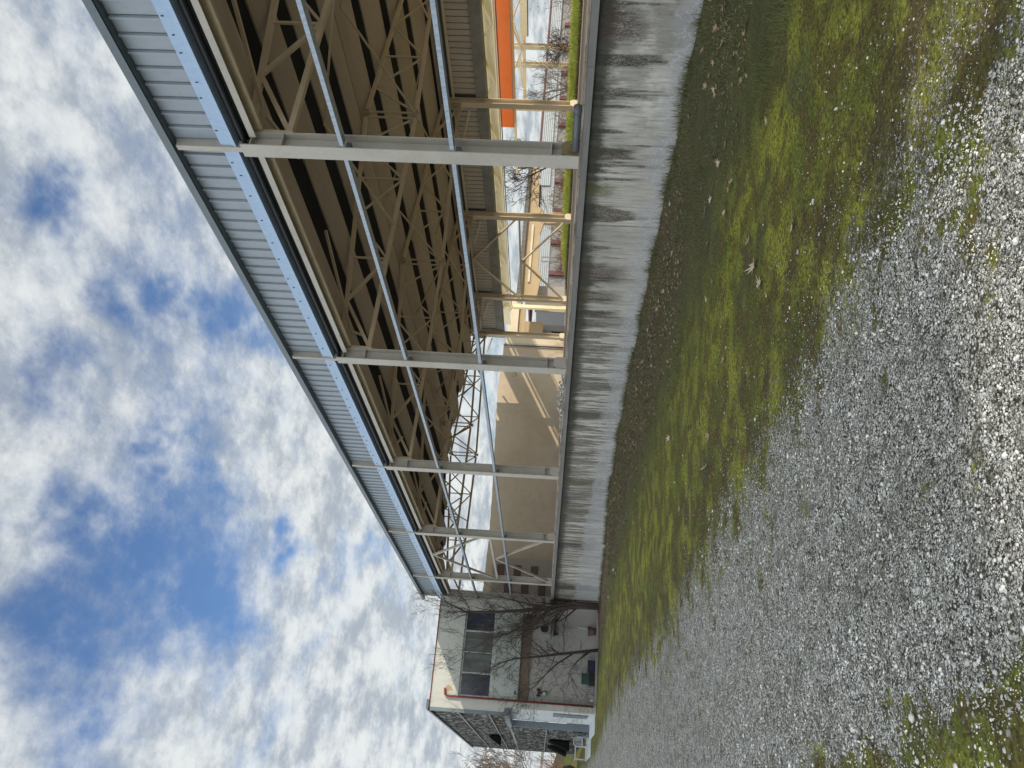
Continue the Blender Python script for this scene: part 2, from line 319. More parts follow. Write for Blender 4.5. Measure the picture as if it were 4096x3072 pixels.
    mo = t.mix(t.m('MULTIPLY', t.step(t.noise(flat, 47, 3, .7), .60, .72), .35), mo, (0.22, 0.21, 0.10))
    # broken boundary so moss runs between the stones
    brk = t.m('ADD', grav, t.m('MULTIPLY', t.m('SUBTRACT', t.noise(flat, 26, 4, .75), .5), 1.7))
    gm = t.step(brk, .36, .56)
    c = t.mix(gm, mo, gc)
    t.nt.links.new(c, b.inputs['Base Color'])
    h = t.m('ADD', t.m('MULTIPLY', gm, t.m('SUBTRACT', .8, d1)), t.m('MULTIPLY', mf, .9))
    h = t.m('ADD', h, t.m('ADD', t.m('MULTIPLY', t.noise(flat, 90, 3, .7), .6), t.m('MULTIPLY', cl, 2.2)))
    bn = t.n('Bump', {'Height': h, 'Strength': 1.0, 'Distance': .018})
    t.nt.links.new(bn.outputs[0], b.inputs['Normal'])
    return m


M['ground'] = ground_mat()


def stone_mat():
    m, t, b, pos = new_mat('pale_limestone_chips', 0.8, 0, 0.3)
    r_ = t.n('TexWhiteNoise', {0: t.n('VectorMath', {0: t.vscale(pos, (28, 28, 28))}, operation='FLOOR').outputs[0]}, noise_dimensions='3D').outputs[0]
    c = t.mix(r_, (0.12, 0.118, 0.10), (0.84, 0.835, 0.80))
    c = t.mix(t.m('MULTIPLY', t.step(t.noise(pos, 60, 3, .6), .5, .7), .4), c, (0.3, 0.29, 0.25))
    t.nt.links.new(c, b.inputs['Base Color']); return m


def blade_mat(name, a, b2, c2=None):
    m, t, b, pos = new_mat(name, 0.8, 0, 0.2)
    c = t.mix(t.step(t.noise(pos, 1.3, 3, .6), .35, .65), a, b2)
    c = t.mix(t.m('MULTIPLY', t.step(t.noise(pos, 25, 2, .6), .5, .7), .6), c, c2 or tuple(q * .5 for q in a))
    t.nt.links.new(c, b.inputs['Base Color']); return m


M['stone'] = stone_mat()
M['moss'] = blade_mat('moss_shoots', (0.12, 0.15, 0.025), (0.27, 0.275, 0.04))
M['tuft'] = blade_mat('dark_grass_blades', (0.075, 0.09, 0.035), (0.12, 0.125, 0.055), (0.20, 0.17, 0.10))
M['bank'] = blade_mat('bright_bank_grass', (0.36, 0.42, 0.07), (0.55, 0.56, 0.14), (0.14, 0.18, 0.04))
M['drygrass'] = blade_mat('dry_brown_stalks', (0.10, 0.07, 0.05), (0.20, 0.145, 0.10), (0.03, 0.024, 0.02))


def profilit_mat():
    """cast glass channels with the rippled mirror image of the trees painted as noise"""
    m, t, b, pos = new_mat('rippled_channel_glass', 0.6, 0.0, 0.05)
    c = t.mix(t.step(t.noise(t.vscale(pos, (1, .35, 1.5)), 3.0, 6, .85), .46, .60), (0.05, 0.048, 0.045), (0.42, 0.42, 0.40))  # light and dark mottling paints the reflected trees, nothing is mirrored
    t.nt.links.new(c, b.inputs['Base Color'])
    b.inputs['Metallic'].default_value = 0.0
    bn = t.n('Bump', {'Height': t.noise(t.vscale(pos, (1, 1.4, 1)), 5, 4, .6), 'Strength': .35, 'Distance': .05})
    t.nt.links.new(bn.outputs[0], b.inputs['Normal'])
    return m


M['profilit'] = profilit_mat()


# ------------------------------------------------------------------ mesh builder
class MB:
    def __init__(s): s.v = []; s.f = []
    def quadbox(s, pts):
        i = len(s.v); s.v += [tuple(p) for p in pts]
        for q in ((0, 3, 2, 1), (4, 5, 6, 7), (0, 1, 5, 4), (1, 2, 6, 5), (2, 3, 7, 6), (3, 0, 4, 7)): s.f.append(tuple(i + k for k in q))
        return s
    def box(s, x0, x1, y0, y1, z0, z1):
        return s.quadbox([(x0, y0, z0), (x1, y0, z0), (x1, y1, z0), (x0, y1, z0), (x0, y0, z1), (x1, y0, z1), (x1, y1, z1), (x0, y1, z1)])
    def bar(s, p, q, wd, ht, ref=(0, 0, 1)):
        """square bar from p to q, ht measured along ref as near as possible"""
        p = Vector(p); q = Vector(q); d = (q - p).normalized(); rf = Vector(ref)
        a = d.cross(rf)
        if a.length < 1e-3: a = d.cross(Vector((1, 0, 0)))
        a.normalize(); b_ = a.cross(d); a *= wd / 2; b_ *= ht / 2
        return s.quadbox([p - a - b_, p + a - b_, p + a + b_, p - a + b_, q - a - b_, q + a - b_, q + a + b_, q - a + b_])
    def prism(s, poly, axis, a0, a1):
        """extrude a polygon; axis 'y': poly is (x,z); axis 'x': poly is (y,z); axis 'z': poly is (x,y)"""
        n = len(poly); i = len(s.v)
        def P(p, t_):
            if axis == 'y': return (p[0], t_, p[1])
            if axis == 'x': return (t_, p[0], p[1])
            return (p[0], p[1], t_)
        for t_ in (a0, a1): s.v += [P(p, t_) for p in poly]
        s.f.append(tuple(range(i, i + n))); s.f.append(tuple(range(i + 2 * n - 1, i + n - 1, -1)))
        for k in range(n): s.f.append((i + k, i + (k + 1) % n, i + n + (k + 1) % n, i + n + k))
        return s
    def tube(s, pts, rad, n=6, cap=True):
        pts = [Vector(p) for p in pts]
        if not hasattr(rad, '__len__'): rad = [rad] * len(pts)
        i0 = len(s.v); a = None
        for k, p in enumerate(pts):
            d = (pts[min(k + 1, len(pts) - 1)] - pts[max(k - 1, 0)])
            d = d.normalized() if d.length > 1e-9 else Vector((0, 0, 1))
            if a is None: a = d.orthogonal().normalized()
            else:
                a = a - d * a.dot(d)
                a = a.normalized() if a.length > 1e-6 else d.orthogonal().normalized()
            b_ = d.cross(a)
            for j in range(n):
                th = 2 * math.pi * j / n
                s.v.append(tuple(p + (a * math.cos(th) + b_ * math.sin(th)) * rad[k]))
        for k in range(len(pts) - 1):
            for j in range(n):
                s.f.append((i0 + k * n + j, i0 + k * n + (j + 1) % n, i0 + (k + 1) * n + (j + 1) % n, i0 + (k + 1) * n + j))
        if cap:
            s.f.append(tuple(range(i0 + n - 1, i0 - 1, -1))); e = i0 + (len(pts) - 1) * n; s.f.append(tuple(range(e, e + n)))
        return s
    def strip(s, prof, y0, y1, thick):
        """open profile of (x,z) points extruded along y with a thickness"""
        low = [(x_, z_) for x_, z_ in prof]; up = [(x_, z_ + thick) for x_, z_ in reversed(prof)]
        return s.prism(low + up, 'y', y0, y1)
    def build(s, name, mat, parent=None, smooth=False):
        me = bpy.data.meshes.new(name); me.from_pydata(s.v, [], s.f); me.update()
        if smooth: me.polygons.foreach_set('use_smooth', [True] * len(me.polygons))
        me.materials.append(mat)
        o = bpy.data.objects.new(name, me); COL.objects.link(o)
        return o


def tag(o, label=None, cat=None, group=None, kind=None):
    if label: o['label'] = label
    if cat: o['category'] = cat
    if group: o['group'] = group
    if kind: o['kind'] = kind
    return o


def empty(name, loc, label=None, cat=None, group=None):
    o = bpy.data.objects.new(name, None); COL.objects.link(o); o.location = loc
    o.empty_display_size = .3
    return tag(o, label, cat, group)


def np_mesh(name, verts, faces, mat, smooth=False):
    """verts (n,3), faces (m,k) numpy"""
    me = bpy.data.meshes.new(name); k = faces.shape[1]
    me.vertices.add(len(verts)); me.vertices.foreach_set('co', verts.astype(np.float32).ravel())
    me.loops.add(faces.size); me.loops.foreach_set('vertex_index', faces.astype(np.int32).ravel())
    me.polygons.add(len(faces)); me.polygons.foreach_set('loop_start', np.arange(0, faces.size, k, dtype=np.int32))
    try: me.polygons.foreach_set('loop_total', np.full(len(faces), k, dtype=np.int32))
    except Exception: pass
    me.update(calc_edges=True); me.validate()
    if smooth: me.polygons.foreach_set('use_smooth', [True] * len(me.polygons))
    me.materials.append(mat)
    o = bpy.data.objects.new(name, me); COL.objects.link(o); return o


# ------------------------------------------------------------------ terrain
GY = [-60, 7, 9.7, 12, 15, 20, 25.7, 33, 40.6, 44.6, 80, 400]
GZ = [-1.56, -1.6, -1.64, -1.66, -1.66, -1.71, -1.83, -2.2, -2.56, -2.70, -3.2, -4.0]


def gz(x_, y_):
    z_ = np.interp(y_, GY, GZ)
    x_ = np.asarray(x_, float)
    z_ = z_ + 0.05 * np.clip((x_ - 8.6) / 0.8, 0, 1) * (0.5 + 0.5 * np.sin(np.asarray(y_) * 2.3) * np.sin(np.asarray(y_) * .77 + 1))
    z_ = z_ + 0.018 * np.sin(x_ * 2.1 + np.asarray(y_) * .6) * np.sin(np.asarray(y_) * 1.3 - x_ * .7)
    return z_


def make_ground():
    xs = np.concatenate([np.linspace(-250, -12, 30), np.linspace(-11, -3, 12), np.arange(-2.5, 9.7, .12)])
    ys = np.concatenate([np.linspace(-60, 0, 12), np.arange(.5, 20, .14), np.arange(20, 60, .6), np.linspace(62, 400, 40)])
    X, Y_ = np.meshgrid(xs, ys); Z = gz(X, Y_)
    Z = Z + np.where((X > -3) & (Y_ < 25), 0.012 * np.sin(X * 9 + Y_ * 4) * np.sin(Y_ * 7 - X * 3), 0)
    V = np.stack([X.ravel(), Y_.ravel(), Z.ravel()], 1); nx = len(xs)
    i, j = np.meshgrid(np.arange(len(xs) - 1), np.arange(len(ys) - 1)); a = (j * nx + i).ravel()
    F = np.stack([a, a + 1, a + nx + 1, a + nx], 1)
    return tag(np_mesh('ground', V, F, M['ground'], True), kind='structure')


make_ground()
SLAB_Z = -0.11
tag(MB().box(9.72, 25.9, -14, 44.55, -.6, SLAB_Z).build('hall_floor', M['floor']), kind='structure')
tag(MB().box(25.92, 260, -60, 300, -.8, -.16).box(9.72, 25.92, 44.56, 300, -.8, -.16).build('upper_ground', M['slab']), kind='structure')


def blades(name, mat, pts, hmin, hmax, wd, label, cat, seed=1, lean=.5):
    r = np.random.RandomState(seed); n = len(pts)
    h = r.uniform(hmin, hmax, n); th = r.uniform(0, 2 * np.pi, n); ln = r.uniform(0, lean, n) * h; la = r.uniform(0, 2 * np.pi, n)
    wv = np.stack([np.cos(th), np.sin(th), np.zeros(n)], 1) * (wd * r.uniform(.5, 1.3, n))[:, None]
    tip = pts + np.stack([np.cos(la) * ln, np.sin(la) * ln, h], 1)
    V = np.concatenate([pts - wv, pts + wv, tip], 1).reshape(-1, 3)
    F = np.arange(3 * n).reshape(-1, 3)
    return tag(np_mesh(name, V, F, mat), label, cat, kind='stuff')


def ground_pts(n, x0, x1, y0, y1, seed, power=1.6):
    r = np.random.RandomState(seed)
    x_ = r.uniform(x0, x1, n); t_ = r.uniform(0, 1, n); y_ = y0 + (y1 - y0) * t_ ** power
    return np.stack([x_, y_, gz(x_, y_)], 1)


# moss shoots and tufts
p_ = ground_pts(90000, 2.2, 9.35, 1.8, 15, 11, 1.5)
blades('moss', M['moss'], p_[(p_[:, 0] < 6.5) & (np.sin(p_[:, 0] * 5.1 + np.sin(p_[:, 1] * 2.2) * 2) + np.sin(p_[:, 1] * 3.7) > -.3)], .004, .016, .002, 'bright green and yellowish moss carpet between gravel lane and wall', 'moss', 3)
p_ = ground_pts(60000, 3.5, 9.38, 3.5, 26, 12, 1.6)
k_ = np.sin(p_[:, 0] * 2.7 + p_[:, 1] * 1.1) + np.sin(p_[:, 1] * 2.3 - p_[:, 0] * 1.7)
blades('grass', M['tuft'], p_[((k_ > .9) & (p_[:, 0] > 5)) | ((p_[:, 0] > 6.8) & (k_ > -1.2))], 0.02, .065, .0045, 'short dark grass growing in the shade along the concrete wall', 'grass', 4, .9)
p_ = ground_pts(11000, 9.02, 9.39, 6, 44, 13, 1.3); p_ = p_[np.sin(p_[:, 1] * 3.1) + np.sin(p_[:, 1] * 7.7) > -.1]
blades('wall_foot_weeds', M['tuft'], p_, .03, .20, .005, 'ragged weeds and dead grass along the foot of the concrete wall', 'weeds', 5, .8)


# loose stones
def stones():
    r = np.random.RandomState(5)
    ico = bpy_ico()
    bv, bf = ico
    def field(n, x0, x1, y0, y1, pw): return ground_pts(n, x0, x1, y0, y1, r.randint(9999), pw)
    P = [field(70000, -.9, 2.75, 2.0, 9, 1.7), field(5000, 2.0, 4.3, 1.9, 10, 1.3), field(5000, -.3, .9, 2.4, 8, 1.2), field(900, 3.6, 6.5, 3.0, 12, 1.2), field(9000, 2.4, 5.4, 2.2, 9, 1.3)]
    S = [r.gamma(1.0, .0016, len(P[0])) + .0019, r.gamma(1.0, .0024, len(P[1])) + .002, r.gamma(1.2, .0024, len(P[2])) + .0024, r.gamma(1.6, .0022, len(P[3])) + .003, r.gamma(1.2, .0009, len(P[4])) + .0022]
    pts = np.concatenate(P); sz = np.clip(np.concatenate(S), .0022, .022)
    keep = np.ones(len(pts), bool)
    edge = 2.05 + .5 * np.clip((6 - pts[:, 1]) / 3, 0, 1) + .4 * np.sin(pts[:, 1] * 1.9) + .2 * np.sin(pts[:, 1] * 5.3)
    keep &= (pts[:, 0] < edge) | (r.uniform(0, 1, len(pts)) < np.exp(-(pts[:, 0] - edge) * 1.3))
    keep &= (np.abs(pts[:, 0] + .2) > .55) | (r.uniform(0, 1, len(pts)) < .55)
    pts = pts[keep]; sz = sz[keep]; n = len(pts)
    A = r.normal(0, 1, (n, 3, 3)); Q, _ = np.linalg.qr(A)
    sc = np.stack([r.uniform(.8, 1.5, n), r.uniform(.7, 1.1, n), r.uniform(.45, .8, n)], 1) * sz[:, None]
    th = r.uniform(0, 2 * np.pi, n); c_, s_ = np.cos(th), np.sin(th)
    base = bv[None, :, :] * (1 + r.uniform(-.22, .22, (n, len(bv), 1)))
    b2 = base * sc[:, None, :]
    X = b2[:, :, 0] * c_[:, None] - b2[:, :, 1] * s_[:, None]; Yv = b2[:, :, 0] * s_[:, None] + b2[:, :, 1] * c_[:, None]
    V = np.stack([X, Yv, b2[:, :, 2]], 2) + pts[:, None, :] + np.array([0, 0, .0]) + (sc[:, 2] * .45)[:, None, None] * np.array([0, 0, 1])
    F = (bf[None] + (np.arange(n) * len(bv))[:, None, None]).reshape(-1, 3)
    tag(np_mesh('gravel', V.reshape(-1, 3), F, M['stone']), 'pale grey limestone gravel scattered over the lane and into the moss', 'gravel', kind='stuff')


def bpy_ico():
    g = (1 + 5 ** .5) / 2
    v_ = np.array([(-1, g, 0), (1, g, 0), (-1, -g, 0), (1, -g, 0), (0, -1, g), (0, 1, g), (0, -1, -g), (0, 1, -g), (g, 0, -1), (g, 0, 1), (-g, 0, -1), (-g, 0, 1)], float)
    v_ /= np.linalg.norm(v_[0])
    f_ = np.array([(0, 11, 5), (0, 5, 1), (0, 1, 7), (0, 7, 10), (0, 10, 11), (1, 5, 9), (5, 11, 4), (11, 10, 2), (10, 7, 6), (7, 1, 8), (3, 9, 4), (3, 4, 2), (3, 2, 6), (3, 6, 8), (3, 8, 9), (4, 9, 5), (2, 4, 11), (6, 2, 10), (8, 6, 7), (9, 8, 1)])
    return v_, f_


stones()


# ------------------------------------------------------------------ fallen leaves
def leaf_mesh(name, mat, seed):
    r = random.Random(seed)
    # five-lobed plane leaf outline
    out = []
    lobes = [(-2.35, .55), (-1.95, .25), (-1.35, .85), (-1.0, .38), (-.45, .95), (-.2, .45), (0, 1.1), (.2, .45), (.45, .95), (1.0, .38), (1.35, .85), (1.95, .25), (2.35, .55)]
    for a, l in lobes:
        l *= r.uniform(.85, 1.15)
        out.append((math.sin(a) * l, math.cos(a) * l))
    vs = [(0, -.1, 0)]; curl = r.uniform(.15, .5); ax = r.uniform(0, 3)
    for px, py in out:
        dd = px * math.cos(ax) + py * math.sin(ax)
        vs.append((px, py, curl * dd * dd + r.uniform(-.05, .08)))
    n = len(out); i = len(vs)
    vs += [(-.03, -.15, 0), (.03, -.15, 0), (.08, -1.05, .12)]
    fs = [(0, k, k + 1) for k in range(1, n)] + [(0, n, 1), (i, i + 1, i + 2)]
    me = bpy.data.meshes.new(name); me.from_pydata([(a * .075, b_ * .075, c_ * .075) for a, b_, c_ in vs], [], fs); me.materials.append(mat); me.update()
    return me


leaf_meshes = [leaf_mesh('fallen_leaf', M['dryleaf'] if k % 2 else M['dryleaf2'], k) for k in range(6)]
spots = [(4.15, 5.75, 1.5), (4.55, 5.9, 1.0), (3.75, 4.7, .8), (4.0, 7.1, .9), (3.6, 5.4, .9), (3.6, 8.1, 1.1), (5.1, 5.1, .8), (3.2, 2.2, 1.1), (4.5, 6.9, .8), (3.9, 8.4, .8), (5.8, 7.7, 1.1), (5.6, 6.4, 1.0), (6.2, 6.8, .9), (6.3, 7.7, .9)]
for k in range(110):
    yy = 5.5 + 22 * rnd.random() ** 1.3
    xx = rnd.choice((7.6, 7.9, 8.1, 8.3, 5.5, 4.2, 6.6)) + rnd.gauss(0, .5)
    spots.append((min(xx, 9.2), yy, rnd.uniform(.7, 1.2)))
for k in range(5):
    spots.append((rnd.uniform(1.0, 2.4), rnd.uniform(10, 22), 1.0))
for k, (lx, ly, ls) in enumerate(spots):
    o = bpy.data.objects.new('fallen_leaf', leaf_meshes[k % 6]); COL.objects.link(o)
    o.location = (lx, ly, float(gz(lx, ly)) + .02); o.rotation_euler = (rnd.uniform(-.3, .3), rnd.uniform(-.3, .3), rnd.uniform(0, 6.28)); o.scale = (ls, ls, ls)
    tag(o, 'smaller dry brown leaf lying loose on the moss or gravel', 'leaf', 'fallen leaves on the moss and gravel')
o_ = [o for o in COL.objects if o.name.startswith('fallen_leaf')][0]
o_['label'] = 'largest curled reddish brown leaf, lying alone on the moss near the gravel edge'


def litter():
    r = np.random.RandomState(21)
    n = 9000
    x_ = np.clip(7.9 + r.normal(0, 1.1, n), 5.2, 9.35); y_ = 5.5 + 38 * r.uniform(0, 1, n) ** 1.15
    k = (np.sin(y_ * 1.3) + np.sin(y_ * .53 + 1) > -.6) | (y_ > 16); x_, y_ = x_[k], y_[k]; n = len(x_)
    z_ = gz(x_, y_) + r.uniform(.004, .018, n); s_ = r.uniform(.012, .036, n); a = r.uniform(0, 6.28, n)
    e1 = np.stack([np.cos(a), np.sin(a), r.uniform(-.5, .5, n)], 1) * s_[:, None]; e2 = np.stack([-np.sin(a), np.cos(a), r.uniform(-.5, .5, n)], 1) * (s_ * r.uniform(.3, .8, n))[:, None]
    p = np.stack([x_, y_, z_], 1)
    V = np.stack([p - e1, p - e2 * .8, p + e1, p + e2], 1).reshape(-1, 3); F = np.arange(4 * n).reshape(-1, 4)
    tag(np_mesh('leaf_litter', V, F, M['litter']), 'rotting brown leaf litter drifted in a strip in front of the concrete wall', 'leaf litter', kind='stuff')


litter()

# ------------------------------------------------------------------ retaining wall
wl = empty('retaining_wall', (9.4, 15, -2.8), 'long pale concrete retaining wall with black drip stains carrying the steel columns', 'wall')
def part(mb, name, mat, parent, smooth=False, label=None):
    """mesh written in world coordinates, parented to a thing (or to a part that sits at the origin of its thing)"""
    o = mb.build(name, mat, None, smooth); o.parent = parent
    if parent.parent is None: o.matrix_parent_inverse = Matrix.Translation(-parent.location)
    if label: o['label'] = label
    return o
part(MB().box(9.40, 9.70, -14, 44.5, -3.4, -.262), 'wall_face', M['wall'], wl)
cop = MB()
segs = [-14, 3.6, 8.35, 12.3, 15.8, 19.8, 24.2, 28.8, 34.4, 39.5, 44.5]
for a, b_ in zip(segs[:-1], segs[1:]):
    cop.box(9.33, 9.70, a + .004, b_ - .004, -.258, -.155)
part(cop, 'coping', M['ledge'], wl)
ce = MB()
yy = -14.0
while yy < 44.4:
    L = rnd.uniform(.25, .9); y2 = min(yy + L, 44.5)
    ce.box(9.35 + rnd.uniform(0, .02), 9.70, yy + .002, y2, -.151, -.118 + rnd.uniform(-.008, .008)); yy = y2
part(ce, 'broken_top_edge', M['ledge_edge'], wl)

# ------------------------------------------------------------------ steel hall
FR = [3.02, 10.38, 17.73, 25.09, 32.45, 39.81, 44.0]
XF, XB, XR = 9.4, 25.6, 17.6
hall = empty('open_steel_hall', (9.4, 15, -.11), 'long open steel hall with pale columns, lattice trusses and a blue grey ribbed roof fascia', 'hall')


def icol(mb, x0, yc, z0, z1, dep=.30, wd=.29, tf=.02, sgn=1):
    """I section, front flange at x0, depth towards +x*sgn"""
    xs_ = sorted((x0, x0 + sgn * tf)); mb.box(xs_[0], xs_[1], yc - wd / 2, yc + wd / 2, z0, z1)
    xs_ = sorted((x0 + sgn * (dep - tf), x0 + sgn * dep)); mb.box(xs_[0], xs_[1], yc - wd / 2, yc + wd / 2, z0 + .16, z1)
    xs_ = sorted((x0 + sgn * (tf + .0005), x0 + sgn * (dep - tf - .0005))); mb.box(xs_[0], xs_[1], yc - .008, yc + .008, z0 + .16, z1)
    return mb


for yc in FR:
    m = icol(MB(), XF - .012, yc, -.245, 5.53)
    for zz_ in (.33, 4.83, 5.36):                           # stiffener plates between the flanges
        m.box(XF + .010, XF + .266, yc - .14, yc - .009, zz_, zz_ + .014).box(XF + .010, XF + .266, yc + .009, yc + .14, zz_, zz_ + .014)
    c_ = part(m, 'column', M['front_steel'], hall)
    b_ = MB().prism([(9.415, -.118), (9.715, -.118), (9.715, .10), (9.66, .17), (9.47, .17), (9.415, .10)], 'y', yc - .15, yc + .15)
    o = b_.build('footing', M['mossblock'] if yc == 10.38 else M['front_steel']); o.parent = c_
    s_ = MB().box(XF + .03, XF + .15, yc - .055, yc + .055, 5.532, 6.66)
    s_.box(XF + .0, XF + .029, yc - .055, yc + .055, 5.50, 6.66)
    o = s_.build('fascia_post', M['front_steel']); o.parent = c_
for yc in FR[2:]:
    m = icol(MB(), XB, yc, .02, 5.35, dep=-.0, wd=.3) if False else MB()
    icol(m, XB + .28, yc, -.10, 5.45, .28, .28, .02, -1)
    for zz_ in (3.72, 4.75): m.box(XB + .022, XB + .258, yc - .135, yc - .009, zz_, zz_ + .014)
    c_ = part(m, 'rear_column', M['steel'], hall)
    b_ = MB().prism([(XB - .04, -.108), (XB + .32, -.108), (XB + .32, .10), (XB + .25, .19), (XB + .03, .19), (XB - .04, .10)], 'y', yc - .17, yc + .17)
    o = b_.build('footing', M['steel']); o.parent = c_


def zu(x_): return 5.46 + (1 - abs(x_ - XR) / 8.0) * .62          # upper chord
def zl(x_): return 4.80 - (1 - abs(x_ - XR) / 8.0) * .20          # lower chord


for k, yc in enumerate(FR):
    m = MB()
    for side in (-1, 1):
        xa = XR + side * 7.85; xm = XR + side * .16
        m.bar((xa, yc, zu(xa)), (xm, yc, zu(xm)), .11, .10)
        m.bar((xa, yc, zl(xa)), (xm, yc, zl(xm)), .11, .10)
        m.box(*sorted((XR + side * 7.85, XR + side * 7.9)), yc - .13, yc + .13, zl(xa) - .1, zu(xa) + .05)
        for zc in (zu(XR), zl(XR)): m.box(*sorted((XR + side * .02, XR + side * .04)), yc - .12, yc + .12, zc - .12, zc + .1)
    tr = part(m, 'truss', M['truss'], hall)
    def sub(mb, nm):
        o = mb.build(nm, M['truss']); o.parent = tr
    for side in (-1, 1):
        nodes = [7.8, 6.45, 5.1, 3.75, 2.4, 1.1, .1]
        for j, a in enumerate(nodes):
            xa = XR + side * a
            if j % 2 == 0:
                sub(MB().bar((xa, yc, zl(xa)), (xa, yc, zu(xa)), .05, .045, (0, 1, 0)), 'truss_post')
            if j < len(nodes) - 1:
                xb = XR + side * nodes[j + 1]
                p, q = ((xa, zl(xa)), (xb, zu(xb))) if j % 2 == 0 else ((xa, zu(xa)), (xb, zl(xb)))
                wd = .085 if j < 2 else .055
                sub(MB().bar((p[0], yc, p[1]), (q[0], yc, q[1]), wd * .8, wd, (0, 0, 1)), 'truss_diagonal')
    # short verticals seen between the main nodes
    m = MB()

# vertical stability bracing between neighbouring trusses: crossed struts at three lines
for x_ in (13.6, 17.6, 21.6):
    for ya, yb in zip(FR[1:-1], FR[2:]):
        part(MB().bar((x_, ya + .08, zl(x_)), (x_, (ya + yb) / 2, zu(x_) - .02), .045, .045), 'stability_brace', M['truss'], hall)
        part(MB().bar((x_, yb - .08, zl(x_)), (x_, (ya + yb) / 2, zu(x_) - .02), .045, .045), 'stability_brace', M['truss'], hall)
# raking props from the top of the column line to the roof
for yc in FR[1:-1]:
    part(MB().bar((10.3, yc + .1, 5.35), (11.6, yc + 2.6, 5.68), .06, .06), 'roof_prop', M['truss'], hall)
    part(MB().bar((10.3, yc - .1, 5.35), (11.6, yc - 2.3, 5.68), .06, .06), 'roof_prop', M['truss'], hall)

# roof: shallow curved pans, near-black panels painting the shade of the recesses between
gaps = [(9.55, .50), (11.75, .85), (13.85, .85), (16.0, .85), (19.2, .64), (21.35, .64), (23.45, .64), (25.65, .5)]
def deck_z(x_): return zu(x_) + .10
ROOF_Y0, ROOF_Y1 = -12, 44.25
edges = [g[0] - g[1] / 2 for g in gaps] + [26.4]; starts = [9.2] + [g[0] + g[1] / 2 for g in gaps]
for a, b_ in zip(starts, edges):
    if b_ - a < .3: continue
    subs = [(a, b_)] if not (a < XR < b_) else [(a, XR - .03), (XR + .03, b_)]
    for a2, b2 in subs:
        n = 10; prof = []
        wdt = b2 - a2
        prof.append((a2, deck_z(a2) + .36))
        for q in range(n + 1):
            t_ = q / n; x_ = a2 + wdt * t_
            lift = .09 * (abs(2 * t_ - 1) ** 2.3)
            prof.append((x_ + (1e-4 if q == 0 else 0) - (1e-4 if q == n else 0), deck_z(x_) + lift))
        prof.append((b2, deck_z(b2) + .36))
        mb = MB(); top_ = [(b2 + .012, deck_z(b2) + .36), (b2 + .012, deck_z(b2) + .38), (a2 - .012, deck_z(a2) + .38), (a2 - .012, deck_z(a2) + .36)]
        # closed thin shell
        poly = prof + [(b2 + .012, deck_z(b2) + .37), (a2 - .012, deck_z(a2) + .37)]
        mb.prism(poly, 'y', ROOF_Y0, ROOF_Y1)
        part(mb, 'roof_pan', M['deck'], hall)
for gx, gw in gaps:
    a2, b2 = max(gx - gw / 2 + .014, 9.63), min(gx + gw / 2 - .014, 25.85)
    part(MB().prism([(a2, deck_z(a2) + .12), (b2, deck_z(b2) + .12), (b2, deck_z(b2) + .36), (a2, deck_z(a2) + .36)], 'y', ROOF_Y0, ROOF_Y1 - .35), 'recess_shade_panel', M['deck_dark'], hall)
part(MB().box(XR - .028, XR + .028, ROOF_Y0, ROOF_Y1 - .2, deck_z(XR) + .2, deck_z(XR) + .3), 'ridge_strip', M['deck_dark'], hall)
# top skin
sk = MB().prism([(9.62, 6.02), (XR, 6.62), (25.7, 6.02), (25.7, 6.06), (XR, 6.67), (9.62, 6.06)], 'y', ROOF_Y0, ROOF_Y1 - .1)
part(sk, 'roof_skin', M['coping'], hall)


# front fascia
def ribbed(y0, y1, x_out, z0, z1, pitch, depth, wd, mb, sgn):
    """ribbed sheet in the plane x = x_out; ribs stand proud towards sgn"""
    prof = []; yv = y0
    while yv < y1 - pitch * .5:
        if wd < 0:      # flat sheet with a narrow deep joint
            prof += [(yv, 0), (yv + pitch + wd, 0), (yv + pitch + wd + .002, -depth), (yv + pitch - .002, -depth)]
        else:
            prof += [(yv, 0), (yv + pitch - wd - .03, 0), (yv + pitch - wd - .028, -.02), (yv + pitch - wd - .012, -.02), (yv + pitch - wd, depth), (yv + pitch - .03, depth)]
        yv += pitch
    prof.append((yv, 0))
    n = len(prof); i = len(mb.v)
    for z_ in (z0, z1):
        for (yy_, d_) in prof: mb.v.append((x_out + sgn * d_, yy_, z_))
    for z_ in (z0, z1):
        for (yy_, d_) in prof: mb.v.append((x_out + sgn * d_ - sgn * .006, yy_, z_))
    for k in range(n - 1):
        mb.f.append((i + k, i + k + 1, i + n + k + 1, i + n + k))
        mb.f.append((i + 2 * n + k, i + 3 * n + k, i + 3 * n + k + 1, i + 2 * n + k + 1))
    return mb


fy = [-12] + FR + [44.85]
for a, b_ in zip(fy[:-1], fy[1:]):
    part(ribbed(a + .06, b_ - .06, XF + .155, 5.80, 6.70, .305, .035, .07, MB(), -1), 'fascia_sheet', M['clad'], hall)
    g = MB()
    g.prism([(XF + .03, 5.885), (XF + .036, 5.885), (XF + .036, 5.70), (XF + .012, 5.62), (XF + .16, 5.60), (XF + .16, 5.594), (XF + .004, 5.614), (XF + .028, 5.70)], 'y', a + .058, b_ - .058)
    nf = len(g.f); yy_ = a + .35
    while yy_ < b_ - .2:
        g.box(XF + .018, XF + .029, yy_, yy_ + .012, 5.79 + .03 * math.sin(yy_ * 9), 5.83 + .03 * math.sin(yy_ * 9)); yy_ += rnd.choice((.32, .55, .7))
    fo = part(g, 'galvanised_flashing', M['galv'], hall)          # the dark screw heads are a second material of the same sheet
    fo.data.materials.append(M['black'])
    for fi in range(nf, len(g.f)): fo.data.polygons[fi].material_index = 1
